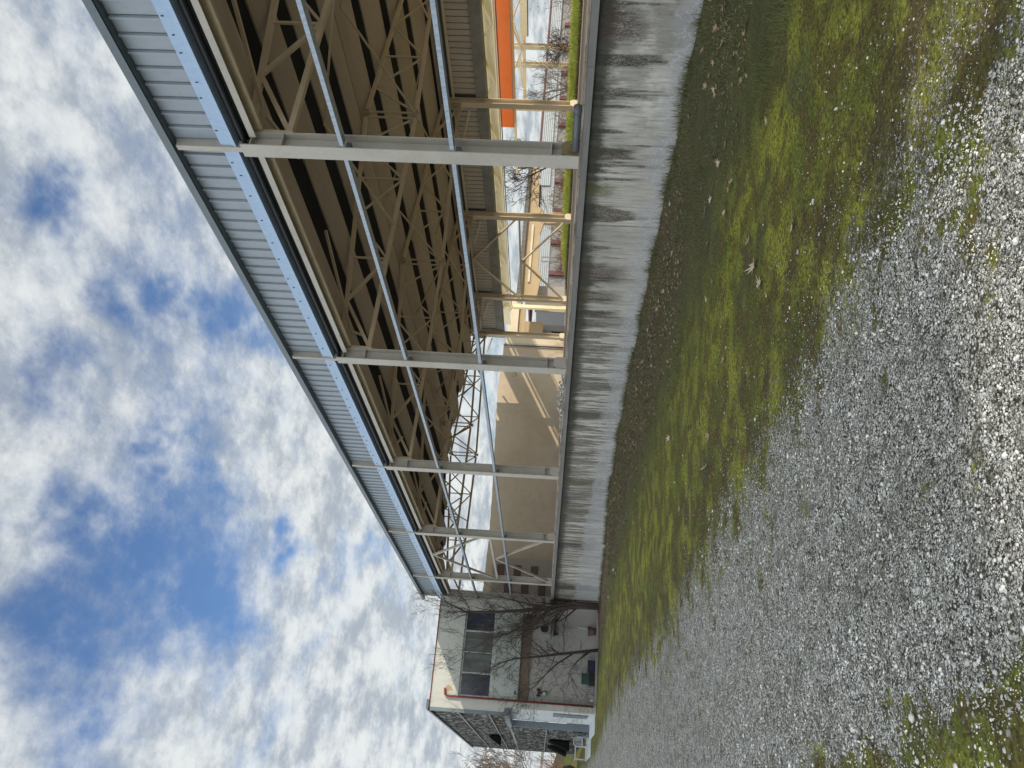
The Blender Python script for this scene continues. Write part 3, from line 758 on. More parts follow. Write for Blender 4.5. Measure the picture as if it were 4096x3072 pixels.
part(MB().prism([(XF - .035, 6.84), (XF - .035, 6.70), (XF - .03, 6.70), (XF - .028, 6.825), (XF + .35, 6.825), (XF + .35, 6.84)], 'y', -12, 44.95), 'coping_cap', M['coping'], hall)
part(MB().box(XF + .0, XF + .16, -12, 44.9, 6.702, 6.76), 'coping_return', M['coping'], hall)
part(MB().box(XF + .17, XF + .20, -12, 44.2, 5.6, 6.82), 'fascia_back', M['deck_dark'], hall)
# dark gutter and pipes behind the flashing, eaves beam below
part(MB().prism([(XF + .17, 5.60), (XF + .45, 5.60), (XF + .45, 5.42), (XF + .25, 5.40)], 'y', -12, 44.2), 'box_gutter', M['black'], hall)
part(MB().tube([(XF + .13, -12, 5.50), (XF + .13, 44.1, 5.50)], .045, 10), 'gutter_pipe', M['black'], hall, True)
for a, b_ in zip([-12] + FR, FR):
    if b_ - a < 1: continue
    m = MB().box(XF + .13, XF + .145, a + .17, b_ - .17, 5.27, 5.38)
    m.box(XF + .146, XF + .30, a + .17, b_ - .17, 5.355, 5.37)
    part(m, 'eaves_beam', M['front_steel'], hall)
    part(MB().box(XF + .31, XF + .36, a + .17, b_ - .17, 5.20, 5.40), 'eaves_angle', M['truss'], hall)
# galvanised rails on the front and their cleats
for zc in (3.80, 1.965):
    for a, b_ in zip([-12] + FR, FR):
        if b_ - a < 1: continue
        m = MB().box(XF + .012, XF + .016, a + .02, b_ - .155, zc - .035, zc + .035)
        m.box(XF + .0165, XF + .17, a + .02, b_ - .155, zc + .031, zc + .035).box(XF + .0165, XF + .17, a + .02, b_ - .155, zc - .035, zc - .031)
        r_ = part(m, 'rail', M['rail_galv'], hall)
    for yc in FR:
        part(MB().box(XF + .011, XF + .12, yc - .142, yc - .01, zc - .14, zc - .06), 'rail_cleat', M['dkmetal'], hall)
for zc in (3.80, 1.965):
    for a, b_ in zip([-12] + FR, FR):
        part(MB().box(XF + .02, XF + .168, a + .02, b_ - .155, zc - .030, zc + .028), 'rail_web', M['dkmetal'], hall)

# chevron bracing in the fifth bay, front and back
def chevrons(x_, ya, yb, mat, zs, zt):
    ym = (ya + yb) / 2
    part(MB().bar((x_, ya + .15, zs), (x_, yb - .15, zs), .10, .09), 'brace_strut', mat, hall)
    for yv in (ya, yb):
        s_ = 1 if yv == ya else -1
        part(MB().bar((x_, yv + s_ * .16, zs + .18), (x_, ym - s_ * .08, zt - .1), .09, .08), 'brace_diagonal', mat, hall)
        part(MB().bar((x_, yv + s_ * .16, .12), (x_, ym - s_ * .08, zs - .14), .09, .08), 'brace_diagonal', mat, hall)
    part(MB().box(x_ - .01, x_ + .01, ym - .16, ym + .16, zs - .2, zs - .05).box(x_ - .01, x_ + .01, ym - .16, ym + .16, zt - .18, zt - .02), 'gusset', mat, hall)
chevrons(XF + .15, FR[4], FR[5], M['front_steel'], 2.53, 5.27)
chevrons(XB + .1, FR[4], FR[5], M['steel'], 2.44, 5.05)

# rear fascia: ribbed sheet seen from inside, flashing below
for a, b_ in zip([12.0] + FR[2:6], FR[2:]):
    part(ribbed(a + .14, b_ - .14, XB + .34, 3.98, 5.12, .29, .08, -.045, MB(), -1), 'rear_fascia_sheet', M['clad_in'], hall)
    m = MB().prism([(XB + .27, 4.10), (XB + .275, 4.10), (XB + .275, 3.70), (XB + .40, 3.63), (XB + .40, 3.60), (XB + .265, 3.67)], 'y', a + .14, b_ - .14)
    part(m, 'rear_flashing', M['flash_warm'], hall)
    part(MB().box(XB + .20, XB + .26, a + .15, b_ - .15, 4.98, 5.08), 'rear_eaves_beam', M['steel'], hall)
part(MB().box(XB + .40, XB + .44, -12, 44.9, 3.60, 5.9), 'rear_fascia_back', M['coping'], hall)
# bracket frames beside the rear columns under the trusses
for yc in FR[3:]:
    part(MB().bar((XB + .1, yc + .1, 4.6), (XB + .1, yc + .9, 5.0), .06, .06), 'knee_brace', M['steel'], hall)
    part(MB().bar((XB - .1, yc + .2, 4.35), (XB - .1, yc + 1.9, 4.75), .08, .08), 'knee_brace', M['steel'], hall)

# pipe lying on the ledge behind the first column
tag(MB().tube([(9.45, 9.30, -.058), (9.45, 10.13, -.058)], .056, 14).tube([(9.45, 9.22, -.056), (9.45, 9.33, -.056)], .066, 14).build('drain_pipe', M['pipe'], None, True), 'dark grey plastic drain pipe lying on the wall top beside the first column', 'pipe')


# ------------------------------------------------------------------ rear surroundings
# grass bank behind the hall
def bank():
    r = np.random.RandomState(31)
    sec = [(26.0, -.155), (27.4, -.08), (28.6, .16), (29.6, .2), (30.6, .1), (31.6, -.15)]
    m = MB()
    ys_ = np.arange(8, 41, .5)
    for yv in ys_:
        for (a, b_) in sec: m.v.append((a, yv, b_ + .04 * math.sin(yv * 1.7 + a) + .03 * math.sin(yv * 4.1)))
    n = len(sec)
    for j in range(len(ys_) - 1):
        for k in range(n - 1): m.f.append((j * n + k, j * n + k + 1, (j + 1) * n + k + 1, (j + 1) * n + k))
    tag(m.build('grass_bank', M['bank'], None, True), kind='structure')
    n = 26000
    x_ = r.uniform(27.2, 30.4, n); y_ = r.uniform(15, 40, n); z_ = np.interp(x_, [a for a, _ in sec], [b_ for _, b_ in sec])
    blades('bank_grass', M['bank'], np.stack([x_, y_, z_], 1), .08, .24, .012, 'bright green sunlit grass on the low bank behind the hall', 'grass', 8, .7)
    n = 16000
    x_ = r.uniform(25.95, 27.3, n); y_ = r.uniform(12, 40, n)
    blades('dry_stalks', M['drygrass'], np.stack([x_, y_, np.full(n, -.14)], 1), .05, .20, .012, 'brown dry stalks between the hall floor and the green bank', 'dry grass', 9, .6)


bank()

# neighbouring cream canopy
n1 = empty('cream_canopy', (31, 35, -.15), 'cream neighbouring canopy with slanted braces and a long gutter just behind the hall', 'canopy')
m = MB()
yv = 16.0
while yv < 50:
    m.box(31.35, 31.40, yv + .01, yv + 2.4, 3.86, 4.6); yv += 2.41
part(m, 'soffit_panel', M['cream_panel'], n1)
part(MB().box(31.0, 31.09, 16, 50, 4.30, 4.48), 'front_beam', M['cream_steel'], n1)
part(MB().tube([(31.18, 16, 3.83), (31.18, 50, 3.83)], .06, 10), 'gutter', M['cream_steel'], n1, True)
part(MB().box(31.3, 31.34, 16, 50, 3.70, 3.75), 'drip_edge', M['frame_grey'], n1)
for yv in (21.4, 25.6, 29.0, 33.1, 36.6, 40.4, 44.1, 47.8):
    part(MB().bar((31.15, yv - 1.7, 4.42), (31.15, yv, 3.95), .09, .09), 'slanted_brace', M['cream_steel'], n1)
    part(MB().bar((31.15, yv, 3.97), (31.15, yv + .9, 4.42), .06, .06), 'slanted_brace', M['cream_steel'], n1)
    part(MB().box(31.0, 31.02, yv - .2, yv + .2, 4.2, 4.32), 'bolt_plate', M['cream_steel'], n1)
for yv in (15.5, 49.3):
    part(MB().box(31.1, 31.35, yv, yv + .25, -.15, 4.3), 'canopy_post', M['cream_steel'], n1)

# orange canopy behind it
n2 = empty('orange_canopy', (34, 28, -.15), 'canopy with a broad orange fascia on pale posts behind the cream one', 'canopy')
part(MB().box(34.0, 34.12, 12, 34.9, 3.385, 4.10), 'orange_fascia', M['orange'], n2)
part(MB().box(33.99, 34.13, 12, 34.9, 3.345, 3.383), 'white_trim', M['white_panel'], n2)
part(MB().box(34.13, 34.9, 12, 34.9, 3.98, 4.06), 'canopy_roof', M['grey_shade'], n2)
part(MB().box(31.41, 31.6, 34, 50, 4.5, 5.40).box(31.41, 31.6, 34, 50, 5.56, 5.64).box(31.41, 31.6, 34, 50, 5.90, 7.0), 'added_sun_baffle', M['cream_panel'], n1)  # unseen baffle added to shade the tan wall; its gaps cast sun slits
part(MB().bar((34.3, 12, 3.30), (34.3, 39, 3.30), .12, .13), 'edge_beam', M['cream_steel'], n2)
for yv in (20.5, 23.4, 26.6, 29.9):
    part(MB().bar((36.2, yv, 3.5), (36.2, yv + 1.5, 3.0), .07, .07), 'lattice_brace', M['cream_steel'], n2)
    part(MB().bar((36.2, yv + 1.5, 3.0), (36.2, yv + 3.0, 3.5), .07, .07), 'lattice_brace', M['cream_steel'], n2)
for yv in (32.8, 34.1, 37.45):
    m = MB(); icol(m, 38.0, yv, -.2, 3.6, .26, .26)
    part(m, 'canopy_post', M['steel'], n2)
part(MB().bar((37.9, 31.0, 3.62), (38.0, 32.75, 3.2), .13, .13), 'raking_strut', M['cream_steel'], n2)
part(MB().bar((36.6, 34.4, 3.0), (37.9, 33.0, 3.3), .13, .13), 'raking_strut', M['cream_steel'], n2)
part(MB().box(38.3, 38.45, 14, 32.3, 2.85, 3.25), 'cream_side_fascia', M['cream_panel'], n2)
part(MB().box(38.46, 38.56, 13.8, 32.4, 2.80, 3.0), 'gutter', M['frame_grey'], n2)
part(MB().bar((38.4, 32.3, 3.05), (38.4, 37.3, 3.05), .15, .18), 'tie_beam', M['cream_steel'], n2)

# white workshop far behind
def corr(x0, x1, y_, z0, z1, pitch, d_):
    prof = []; zv = z0; k = 0
    while zv < z1: prof.append((d_ if k % 2 else 0, zv)); zv += pitch / 2; k += 1
    mb = MB(); n = len(prof)
    for xx_ in (x0, x1):
        for (dd, z_) in prof: mb.v.append((xx_, y_ - dd, z_))
    for k in range(n - 1): mb.f.append((k, k + 1, n + k + 1, n + k))
    return mb
wb = empty('white_workshop', (70, 75, -.2), 'long white workshop with a corrugated band and wine red frames far behind the hall', 'building')
part(MB().box(49, 105, 75.0, 84, -2, 3.1), 'wall', M['white_panel'], wb)
part(corr(49, 90, 74.9, 1.85, 3.35, .22, .03), 'corrugated_band', M['white_clad'], wb)
part(corr(64, 97, 74.75, 2.3, 3.75, .22, .03), 'corrugated_band', M['white_clad'], wb)
part(MB().box(48.8, 105, 74.6, 85, 3.76, 3.95), 'roof_edge', M['red'], wb)
for xv in (51.8, 56.0, 60.4, 64.8, 69.2, 73.6, 78.0, 82.4, 86.8, 91.2):
    part(MB().box(xv - .28, xv + .28, 74.70, 74.98, -2, 1.84), 'red_post', M['red'], wb)
for a in (52.4, 56.6, 61.0, 65.4, 69.8, 74.2, 78.6, 83.0):
    part(MB().box(a, a + 3.2, 74.8, 74.95, .55, .72), 'red_rail', M['red'], wb)

# old concrete building with rounded openings
tb = empty('ochre_concrete_shed', (40, 54, -.2), 'old ochre concrete shed with a stony sagging roof edge and large cut openings', 'building')
part(MB().prism([(31.7, 3.44), (31.7, 4.17), (34.7, 4.2), (34.75, 3.24), (33.95, 3.44)], 'y', 54, 54.5), 'end_gable', M['tan_light'], tb)
part(MB().prism([(34.72, 3.30), (34.72, 3.76), (38.7, 3.66), (43.3, 3.67), (49, 3.56), (49, 3.37), (43.3, 3.34), (38.75, 3.36)], 'y', 53.7, 54.6), 'roof_edge', M['stone_edge'], tb)
part(MB().prism([(34.8, 2.2), (34.8, 3.298), (38.75, 3.355), (43.3, 3.335), (49, 3.365), (49, 2.78), (48.0, 2.63), (43.95, 2.52), (43.5, 2.0), (43.1, 1.98), (42.4, 1.99), (41.17, 2.26), (39.4, 2.24), (37.7, 2.19), (37.15, 1.9)], 'y', 54.0, 54.3), 'upper_wall', M['tan_deep'], tb)
part(MB().prism([(42.35, 1.97), (43.15, 1.97), (43.5, 1.4), (43.5, -.4), (42.3, -.4)], 'y', 54.05, 54.35), 'pier', M['tan_deep'], tb)
part(MB().box(36.4, 42.0, 53.88, 53.98, 2.78, 2.95), 'string_course', M['tan_light'], tb)
part(MB().box(34.42, 34.78, 53.6, 54.2, -.4, 3.0), 'corner_post', M['tan_light'], tb)
part(MB().box(31.72, 34.4, 56.6, 56.8, 1.6, 3.4), 'inner_beam', M['tan_deep'], tb)
part(MB().box(31.6, 34.7, 57.5, 57.7, -.4, 3.4), 'back_wall', M['grey_shade'], tb)
part(MB().box(31.75, 34.4, 54.2, 54.5, 2.92, 3.43), 'lintel', M['tan_deep'], tb)
part(MB().box(33.0, 34.1, 57.3, 57.49, .75, 1.6), 'hatch', M['white_panel'], tb)
part(MB().box(33.25, 33.95, 57.2, 57.29, -.2, .88), 'dark_opening', M['black'], tb)
part(MB().box(34.8, 37.2, 55.6, 55.8, -.4, 2.3), 'side_wall', M['grey_shade'], tb)
# white ladder rack in front of the opening
lt = empty('lattice_post', (35.8, 50, -.15), 'white lattice post standing on the bank in front of the ochre shed', 'post')
part(MB().box(35.62, 35.68, 50, 50.06, -.15, 1.83).box(36.02, 36.08, 50, 50.06, -.15, 1.83), 'upright', M['white_panel'], lt)
part((lambda q: q)(MB().box(35.68, 36.02, 50, 50.05, .1, .14).box(35.68, 36.02, 50, 50.05, .55, .59).box(35.68, 36.02, 50, 50.05, 1.0, 1.04).box(35.68, 36.02, 50, 50.05, 1.4, 1.44).box(35.68, 36.02, 50, 50.05, 1.78, 1.82)), 'rung', M['white_panel'], lt)

# big tan gable wall closing the view at the end
tw = empty('tan_plaster_wall', (20, 48, -.2), 'large windowless tan plaster wall with a ragged top closing the view beyond the hall', 'wall')
tops = [(27.42, 3.87)]
kx = np.linspace(27.3, 9.9, 60)
base_t = np.interp(kx, [9.9, 12.4, 14.7, 18.7, 23.8, 27.4], [3.86, 3.80, 3.76, 3.87, 4.04, 3.87])
poly = [(9.9, -.3), (27.42, -.3), (27.42, 3.87)] + [(float(a), float(b_) + rnd.uniform(-.02, .02)) for a, b_ in zip(kx, base_t)]
part(MB().prism(poly, 'y', 48.0, 48.35), 'wall_face', M['tan'], tw)
part(MB().box(26.6, 26.75, 48.05, 48.3, 3.9, 4.3).box(26.4, 26.59, 48.05, 48.3, 4.15, 4.3) if False else MB().box(25.3, 25.9, 48.0, 48.2, 4.06, 4.42), 'roof_outlet', M['red'], tw)
part(MB().box(27.43, 27.9, 48.1, 50.5, -.3, 3.8), 'return_wall', M['tan_light'], tw)
part(MB().tube([(27.2, 47.9, 3.9), (27.2, 47.9, -.2)], .05, 8), 'downpipe', M['dkmetal'], tw, True)
# red brick lean-to beyond the last bay
lb = empty('brick_lean_to', (11, 46.5, -.2), 'dim brick lean-to with reddish blocks beyond the last bay of the hall', 'building')
part(MB().box(10.2, 12.4, 46.6, 46.9, -.3, 3.3), 'wall', M['grey_shade'], lb)
for k in range(6):
    part(MB().box(10.3 + (k % 2) * .9, 11.1 + (k % 2) * .9, 46.55, 46.595, .2 + k * .48, .62 + k * .48), 'brick_block', M['dim_brick'], lb)

# heap of pale rubble on the wall top
def rubble():
    r = np.random.RandomState(3); v_, f_ = bpy_ico(); Vs = []; Fs = []
    for k in range(260):
        y_ = r.uniform(18.3, 22.6); h_ = .14 * math.exp(-((y_ - 20) / 1.0) ** 2) + .03
        c_ = np.array([r.uniform(9.72, 9.95), y_, -.11 + r.uniform(0, h_)]); s_ = r.uniform(.012, .035)
        Fs.append(f_ + len(Vs) * 12); Vs.append(v_ * s_ * r.uniform(.6, 1.3, (12, 1)) + c_)
    tag(np_mesh('rubble', np.concatenate(Vs), np.concatenate(Fs), M['stone']), 'low heap of pale rubble lying on the slab edge behind the wall top', 'rubble', kind='stuff')
rubble()

# ------------------------------------------------------------------ office block
YO = 44.6
of = empty('office_block', (6.5, YO, -2.7), 'two storey pale office block with a band window, red downpipe and glazed side', 'building')
m = MB()
m.box(3.95, 9.95, YO, YO + .3, 4.36, 5.76)                   # parapet band
m.box(3.95, 4.60, YO + .001, YO + .3, 1.83, 4.359)           # left pier, upper
m.box(4.18, 4.60, YO + .001, YO + .3, -2.9, 1.829)           # left pier, lower
m.box(8.931, 9.95, YO + .001, YO + .3, .801, 4.359)           # right pier
m.box(4.601, 8.929, YO + .25, YO + .5, 2.74, 4.359)          # back of the window recess
m.box(4.60, 8.93, YO + .02, YO + .249, 2.60, 2.739)          # sill
part(m, 'wall', M['office'], of)
part(MB().box(4.601, 8.93, YO + .03, YO + .3, 1.31, 2.598), 'spandrel', M['spandrel'], of)
part(MB().box(4.601, 9.95, YO + .22, YO + .5, -2.9, .80), 'lower_wall', M['office_low'], of)
part(MB().box(4.601, 8.93, YO + .12, YO + .4, .801, 1.308), 'brown_strip', M['brown'], of)  # set-back brown strip of weathered concrete
part(MB().box(3.9, 9.97, YO - .05, YO + .35, 5.762, 5.80), 'coping', M['redpipe'], of)
part(MB().box(3.85, 4.3, YO - .1, YO + .4, 5.80, 5.93), 'corner_cap', M['coping'], of)
part(MB().box(4.0, 20, YO + .5, 77, 5.3, 5.5).box(4.4, 9.9, YO + .52, 77, -2.9, -2.6) if False else MB().box(4.32, 9.9, YO + .52, 76.5, 5.3, 5.5), 'flat_roof', M['coping'], of)
wn = part(MB().box(4.601, 8.93, YO + .14, YO + .17, 2.741, 2.80).box(4.601, 8.93, YO + .14, YO + .17, 4.27, 4.358).box(4.601, 4.66, YO + .14, YO + .17, 2.80, 4.27).box(8.87, 8.93, YO + .14, YO + .17, 2.80, 4.27)
          .box(5.70, 5.78, YO + .14, YO + .17, 2.80, 4.27).box(7.82, 7.90, YO + .14, YO + .17, 2.80, 4.27).box(6.77, 6.80, YO + .145, YO + .17, 2.80, 4.27), 'band_window', M['frame_alu'], of)
for a, b_, mt in ((4.66, 5.70, 'glass_dark'), (5.78, 6.77, 'glass_curtain'), (6.80, 7.82, 'glass_curtain'), (7.90, 8.87, 'glass_dark')):
    o = MB().box(a, b_, YO + .175, YO + .185, 2.80, 4.27).build('pane', M[mt]); o.parent = wn
pp = MB().tube([(4.86, YO + .1, 5.06), (4.86, YO - .08, 5.06), (4.78, YO - .12, 5.05), (4.60, YO - .12, 5.02), (4.53, YO - .12, 4.93), (4.52, YO - .12, 4.7), (4.52, YO - .12, -2.55)], .055, 10)
part(pp, 'downpipe', M['redpipe'], of, True)
part(MB().box(4.72, 5.05, YO - .004, YO + .01, 4.65, 5.02) if False else MB().prism([(4.78, 4.98), (5.0, 5.03), (5.09, 4.9), (4.95, 4.72), (4.80, 4.66)], 'y', YO - .006, YO - .001), 'peeled_patch', M['tan_deep'], of)
# side wall and glass screen
part(MB().box(4.18, 4.32, YO + .301, 51.0, -2.9, 1.82), 'side_wall', M['office_side'], of)
part(MB().box(4.14, 4.179, 46.2, 47.9, -2.1, -.3) if False else MB().box(4.12, 4.178, 45.6, 47.0, -2.35, -.55), 'side_niche', M['frame_grey'], of)
gs = part(MB().box(3.86, 3.90, YO + .06, 76.5, 1.95, 5.72).box(3.86, 3.90, 51.1, 76.5, -2.9, 1.80), 'glass_screen', M['profilit'], of)
def gsub(mb, nm, mat):
    o = mb.build(nm, mat); o.parent = gs; return o
yv = YO + .9
while yv < 76.4:
    gsub(MB().box(3.848, 3.859, yv, yv + .22, 1.96 if yv < 51 else -2.85, 5.74), 'mullion', M['matt_black']); yv += .86
for zc in (4.28, 2.70):
    gsub(MB().box(3.775, 3.80, YO + .06, 76.5, zc - .035, zc + .035), 'transom', M['frame_grey'])
gsub(MB().box(3.775, 3.80, 51.1, 76.5, -.32, -.25), 'transom', M['frame_grey'])
gsub(MB().box(3.775, 3.80, 51.1, 76.5, 1.80, 1.87), 'transom', M['frame_grey'])
part(MB().box(3.78, 3.95, YO - .02, YO + .06, 1.95, 5.80), 'corner_trim', M['frame_grey'], of)
part(MB().box(3.76, 4.17, YO - .02, 51.2, 1.70, 1.949), 'soffit_beam', M['frame_grey'], of)
part(MB().box(3.80, 4.15, 50.98, 51.09, -2.8, 1.69), 'corner_post', M['frame_grey'], of)
part(MB().box(3.76, 3.96, YO - .02, 76.6, 5.74, 5.86), 'screen_coping', M['coping'], of)
part(MB().box(3.9, 4.3, 76.5, 76.6, -2.9, 5.7), 'end_wall', M['coping'], of)
for (ya, yb, zt, zb) in ((59.5, 61.4, 3.55, 2.75), (59.8, 62.0, -.5, -1.9), (66.0, 68.8, -.5, -1.9)):
    fr = MB().prism([(3.77, zt), (3.77, zb), (3.25, zb)], 'y', ya, yb)
    part(fr, 'open_vent_window', M['matt_black'], of)
part(MB().box(3.35, 4.17, YO + .0, 54, -2.95, -2.72).box(2.5, 3.349, 50.3, 56.2, -2.95, -2.78), 'plinth', M['office_side'], of)

# fittings hanging on the office
fl = empty('floodlight', (4.92, YO - .05, 1.36), 'small grey floodlight box hanging on the office front above the brown strip', 'lamp')
part(MB().box(4.84, 5.0, YO - .16, YO - .001, 1.24, 1.52), 'housing', M['dkmetal'], fl)
part(MB().box(4.87, 4.97, YO - .18, YO - .161, 1.31, 1.41), 'lamp_glass', M['white_plastic'], fl)
br = empty('wall_bracket', (5.05, YO + .15, .1), 'black steel H shaped bracket fixed on the lower office wall', 'bracket')
part(MB().box(5.13, 5.22, YO + .12, YO + .215, .17, .37).box(4.84, 4.93, YO + .12, YO + .215, .17, .37).box(4.93, 5.13, YO + .14, YO + .215, .23, .31), 'cross_piece', M['black'], br)
part(MB().box(4.98, 5.08, YO + .12, YO + .215, -.02, .229).box(5.06, 5.12, YO + .05, YO + .215, -.16, -.03), 'arm', M['black'], br)
part(MB().box(4.90, 5.04, YO - .02, YO + .215, -.12, .05), 'small_lamp', M['frame_alu'], br)
ac = empty('air_conditioner', (8.1, YO + .1, .1), 'round fan air conditioner unit behind the tree twigs on the office wall', 'air conditioner')
part(MB().box(7.86, 8.45, YO - .10, YO + .215, -.2, .40), 'casing', M['frame_alu'], ac)
fan = MB()
fan.prism([(8.20 + .21 * math.cos(a * math.pi / 10), .12 + .21 * math.sin(a * math.pi / 10)) for a in range(20)], 'y', YO - .115, YO - .102)
part(fan, 'fan_grille', M['black'], ac)
ds = tag(MB().box(7.9, 8.8, YO - .05, YO + .215, -.44, -.36).box(7.95, 8.0, YO - .03, YO + .215, -.6, -.44).box(8.7, 8.75, YO - .03, YO + .215, -.6, -.44).build('wall_shelf', M['black']), 'dark narrow shelf under the air conditioner on the office wall', 'shelf')

# things along the foot of the office
ZF = -2.70
tag(MB().box(4.6, 9.2, YO - .35, YO - .02, ZF - .15, ZF + .12).build('planter_kerb', M['slab']), 'low concrete kerb running along the foot of the office wall', 'kerb')
def crate(name, x0, x1, y0, y1, z0, z1, mat, label, cat, group=None):
    e = empty(name, ((x0 + x1) / 2, (y0 + y1) / 2, z0), label, cat, group)
    t_ = .02; m = MB().box(x0, x1, y0, y1, z0, z0 + t_)
    m.box(x0, x0 + t_, y0, y1, z0 + t_, z1 - .05).box(x1 - t_, x1, y0, y1, z0 + t_, z1 - .05).box(x0 + t_, x1 - t_, y0, y0 + t_, z0 + t_, z1 - .05).box(x0 + t_, x1 - t_, y1 - t_, y1, z0 + t_, z1 - .05)
    part(m, 'body', mat, e)
    part(MB().box(x0 - .015, x1 + .015, y0 - .015, y0 + .03, z1 - .05, z1).box(x0 - .015, x1 + .015, y1 - .03, y1 + .015, z1 - .05, z1).box(x0 - .015, x0 + .03, y0 + .031, y1 - .031, z1 - .05, z1).box(x1 - .03, x1 + .015, y0 + .031, y1 - .031, z1 - .05, z1), 'rim', mat, e)
    return e
crate('crate', 5.56, 6.07, YO - .32, YO - .06, -2.27, -1.90, M['green_plastic'], 'dark green crate standing on the black one by the office wall', 'crate')
crate('crate', 5.50, 6.12, YO - .34, YO - .03, -2.58, -2.275, M['black'], 'black crate under the green one by the office wall', 'crate')
crate('crate', 6.14, 6.72, YO - .34, YO - .03, -2.58, -2.2, M['blue_plastic'], 'dark blue crate to the right of the black crate', 'crate')
wr = empty('wire_rack', (5.25, YO - .2, ZF), 'thin wire rack leaning at the wall left of the crates', 'rack')
for k in range(4): part(MB().bar((5.08 + k * .11, YO - .2, -2.58), (5.08 + k * .11, YO - .12, -2.15), .012, .012), 'wire', M['dkmetal'], wr)
part(MB().bar((5.02, YO - .2, -2.52), (5.46, YO - .2, -2.52), .014, .014).bar((5.02, YO - .14, -2.25), (5.46, YO - .14, -2.25), .014, .014), 'cross_wire', M['green_plastic'], wr)
bt = empty('white_canister', (4.82, YO - .2, -2.58), 'small white canister beside the red downpipe foot', 'canister')
part(MB().tube([(4.82, YO - .2, -2.58), (4.82, YO - .2, -2.38), (4.82, YO - .2, -2.33)], [.07, .07, .03], 10), 'body', M['white_plastic'], bt, True)
part(MB().tube([(4.82, YO - .2, -2.33), (4.82, YO - .2, -2.30)], .03, 8), 'cap', M['terracotta'], bt, True)
pt = empty('flower_pot', (8.2, YO - .2, -2.58), 'faded pink flower pot by the office wall below the air conditioner', 'pot')
part(MB().tube([(8.2, YO - .2, -2.58), (8.2, YO - .2, -2.22)], [.17, .24], 14), 'bowl', M['terracotta'], pt, True)
part(MB().tube([(8.2, YO - .2, -2.219), (8.2, YO - .2, -2.15)], .26, 14), 'rim', M['terracotta'], pt, True)
tag(MB().tube([(8.35, YO - .1, -2.14), (8.42, YO + .1, -1.6)], .04, 8).build('plastic_tube', M['white_plastic'], None, True), 'white plastic tube rising from the pink flower pot', 'tube')
# white plastic armchair on the plinth
ch = empty('garden_chair', (3.3, 51.5, -2.78), 'white plastic garden armchair with slatted back at the office corner', 'chair')
X0, Y0_, Z0 = 3.3, 51.6, -2.78
part(MB().box(X0 - .24, X0 + .24, Y0_ - .25, Y0_ + .22, Z0 + .40, Z0 + .44), 'seat', M['white_plastic'], ch)
bk = MB().tube([(X0 - .24, Y0_ + .22, Z0 + .44), (X0 - .25, Y0_ + .30, Z0 + .78), (X0 - .12, Y0_ + .33, Z0 + .90), (X0 + .12, Y0_ + .33, Z0 + .90), (X0 + .25, Y0_ + .30, Z0 + .78), (X0 + .24, Y0_ + .22, Z0 + .44)], .022, 6)
for k in range(-3, 4): bk.bar((X0 + k * .055, Y0_ + .22, Z0 + .46), (X0 + k * .065, Y0_ + .32, Z0 + .87), .02, .012)
part(bk, 'backrest', M['white_plastic'], ch)
for s_ in (-1, 1):
    part(MB().tube([(X0 + s_ * .27, Y0_ - .22, Z0 + .64), (X0 + s_ * .29, Y0_, Z0 + .66), (X0 + s_ * .27, Y0_ + .25, Z0 + .66)], .022, 6), 'armrest', M['white_plastic'], ch)
    part(MB().bar((X0 + s_ * .28, Y0_ - .26, Z0), (X0 + s_ * .26, Y0_ - .2, Z0 + .64), .045, .03), 'leg', M['white_plastic'], ch)
    part(MB().bar((X0 + s_ * .28, Y0_ + .28, Z0), (X0 + s_ * .24, Y0_ + .2, Z0 + .44), .045, .03), 'leg', M['white_plastic'], ch)
tb2 = empty('garden_table', (2.85, 54.5, -2.78), 'white plastic garden table standing behind the white armchair', 'table')
part(MB().box(2.45, 3.25, 54.1, 54.9, -2.12, -2.08), 'tabletop', M['white_plastic'], tb2)
for sx in (2.5, 3.2):
    for sy in (54.15, 54.85): part(MB().bar((sx, sy, -2.78), (sx, sy, -2.12), .05, .05), 'leg', M['white_plastic'], tb2)
sh = empty('metal_shelf', (3.72, 50.4, -2.72), 'blue grey metal shelf unit standing against the glazed office side', 'shelf')
for zc in (-2.7, -2.4, -2.1, -1.8): part(MB().box(3.55, 3.84, 51.3, 52.4, zc, zc + .03), 'shelf_board', M['frame_grey'], sh)
for yv in (51.27, 52.4): part(MB().box(3.55, 3.58, yv, yv + .03, -2.72, -1.7).box(3.81, 3.84, yv, yv + .03, -2.72, -1.7), 'upright', M['frame_grey'], sh)
# dark shrub / wood pile far left
# ------------------------------------------------------------------ trees
def grow(mb, p, d, length, rad, depth, r, spread=.5, nseg=4, up=.12, ratio=.7, kids=(2, 4), minr=.004, bend=.18):
    pts = [p]; rr = [rad]
    for k in range(nseg):
        d = (d + Vector((r.gauss(0, bend), r.gauss(0, bend), r.gauss(0, bend) + up))).normalized()
        p = p + d * (length / nseg); pts.append(p); rr.append(max(minr, rad * (1 - .55 * (k + 1) / nseg)))
    mb.tube(pts, rr, 5 if rad > .03 else 3, cap=False)
    if depth <= 0: return
    for k in range(r.randint(*kids)):
        t_ = r.uniform(.3, 1.0); i = min(int(t_ * nseg), nseg - 1); q = pts[i].lerp(pts[i + 1], t_ * nseg - i)
        ax = Vector((r.gauss(0, 1), r.gauss(0, 1), r.gauss(0, 1))).normalized()
        d2 = (d + ax * spread * 1.6).normalized()
        grow(mb, q, d2, length * ratio * r.uniform(.7, 1.2), max(minr, rr[i] * r.uniform(.45, .7)), depth - 1, r, spread, nseg, up, ratio, kids, minr, bend)


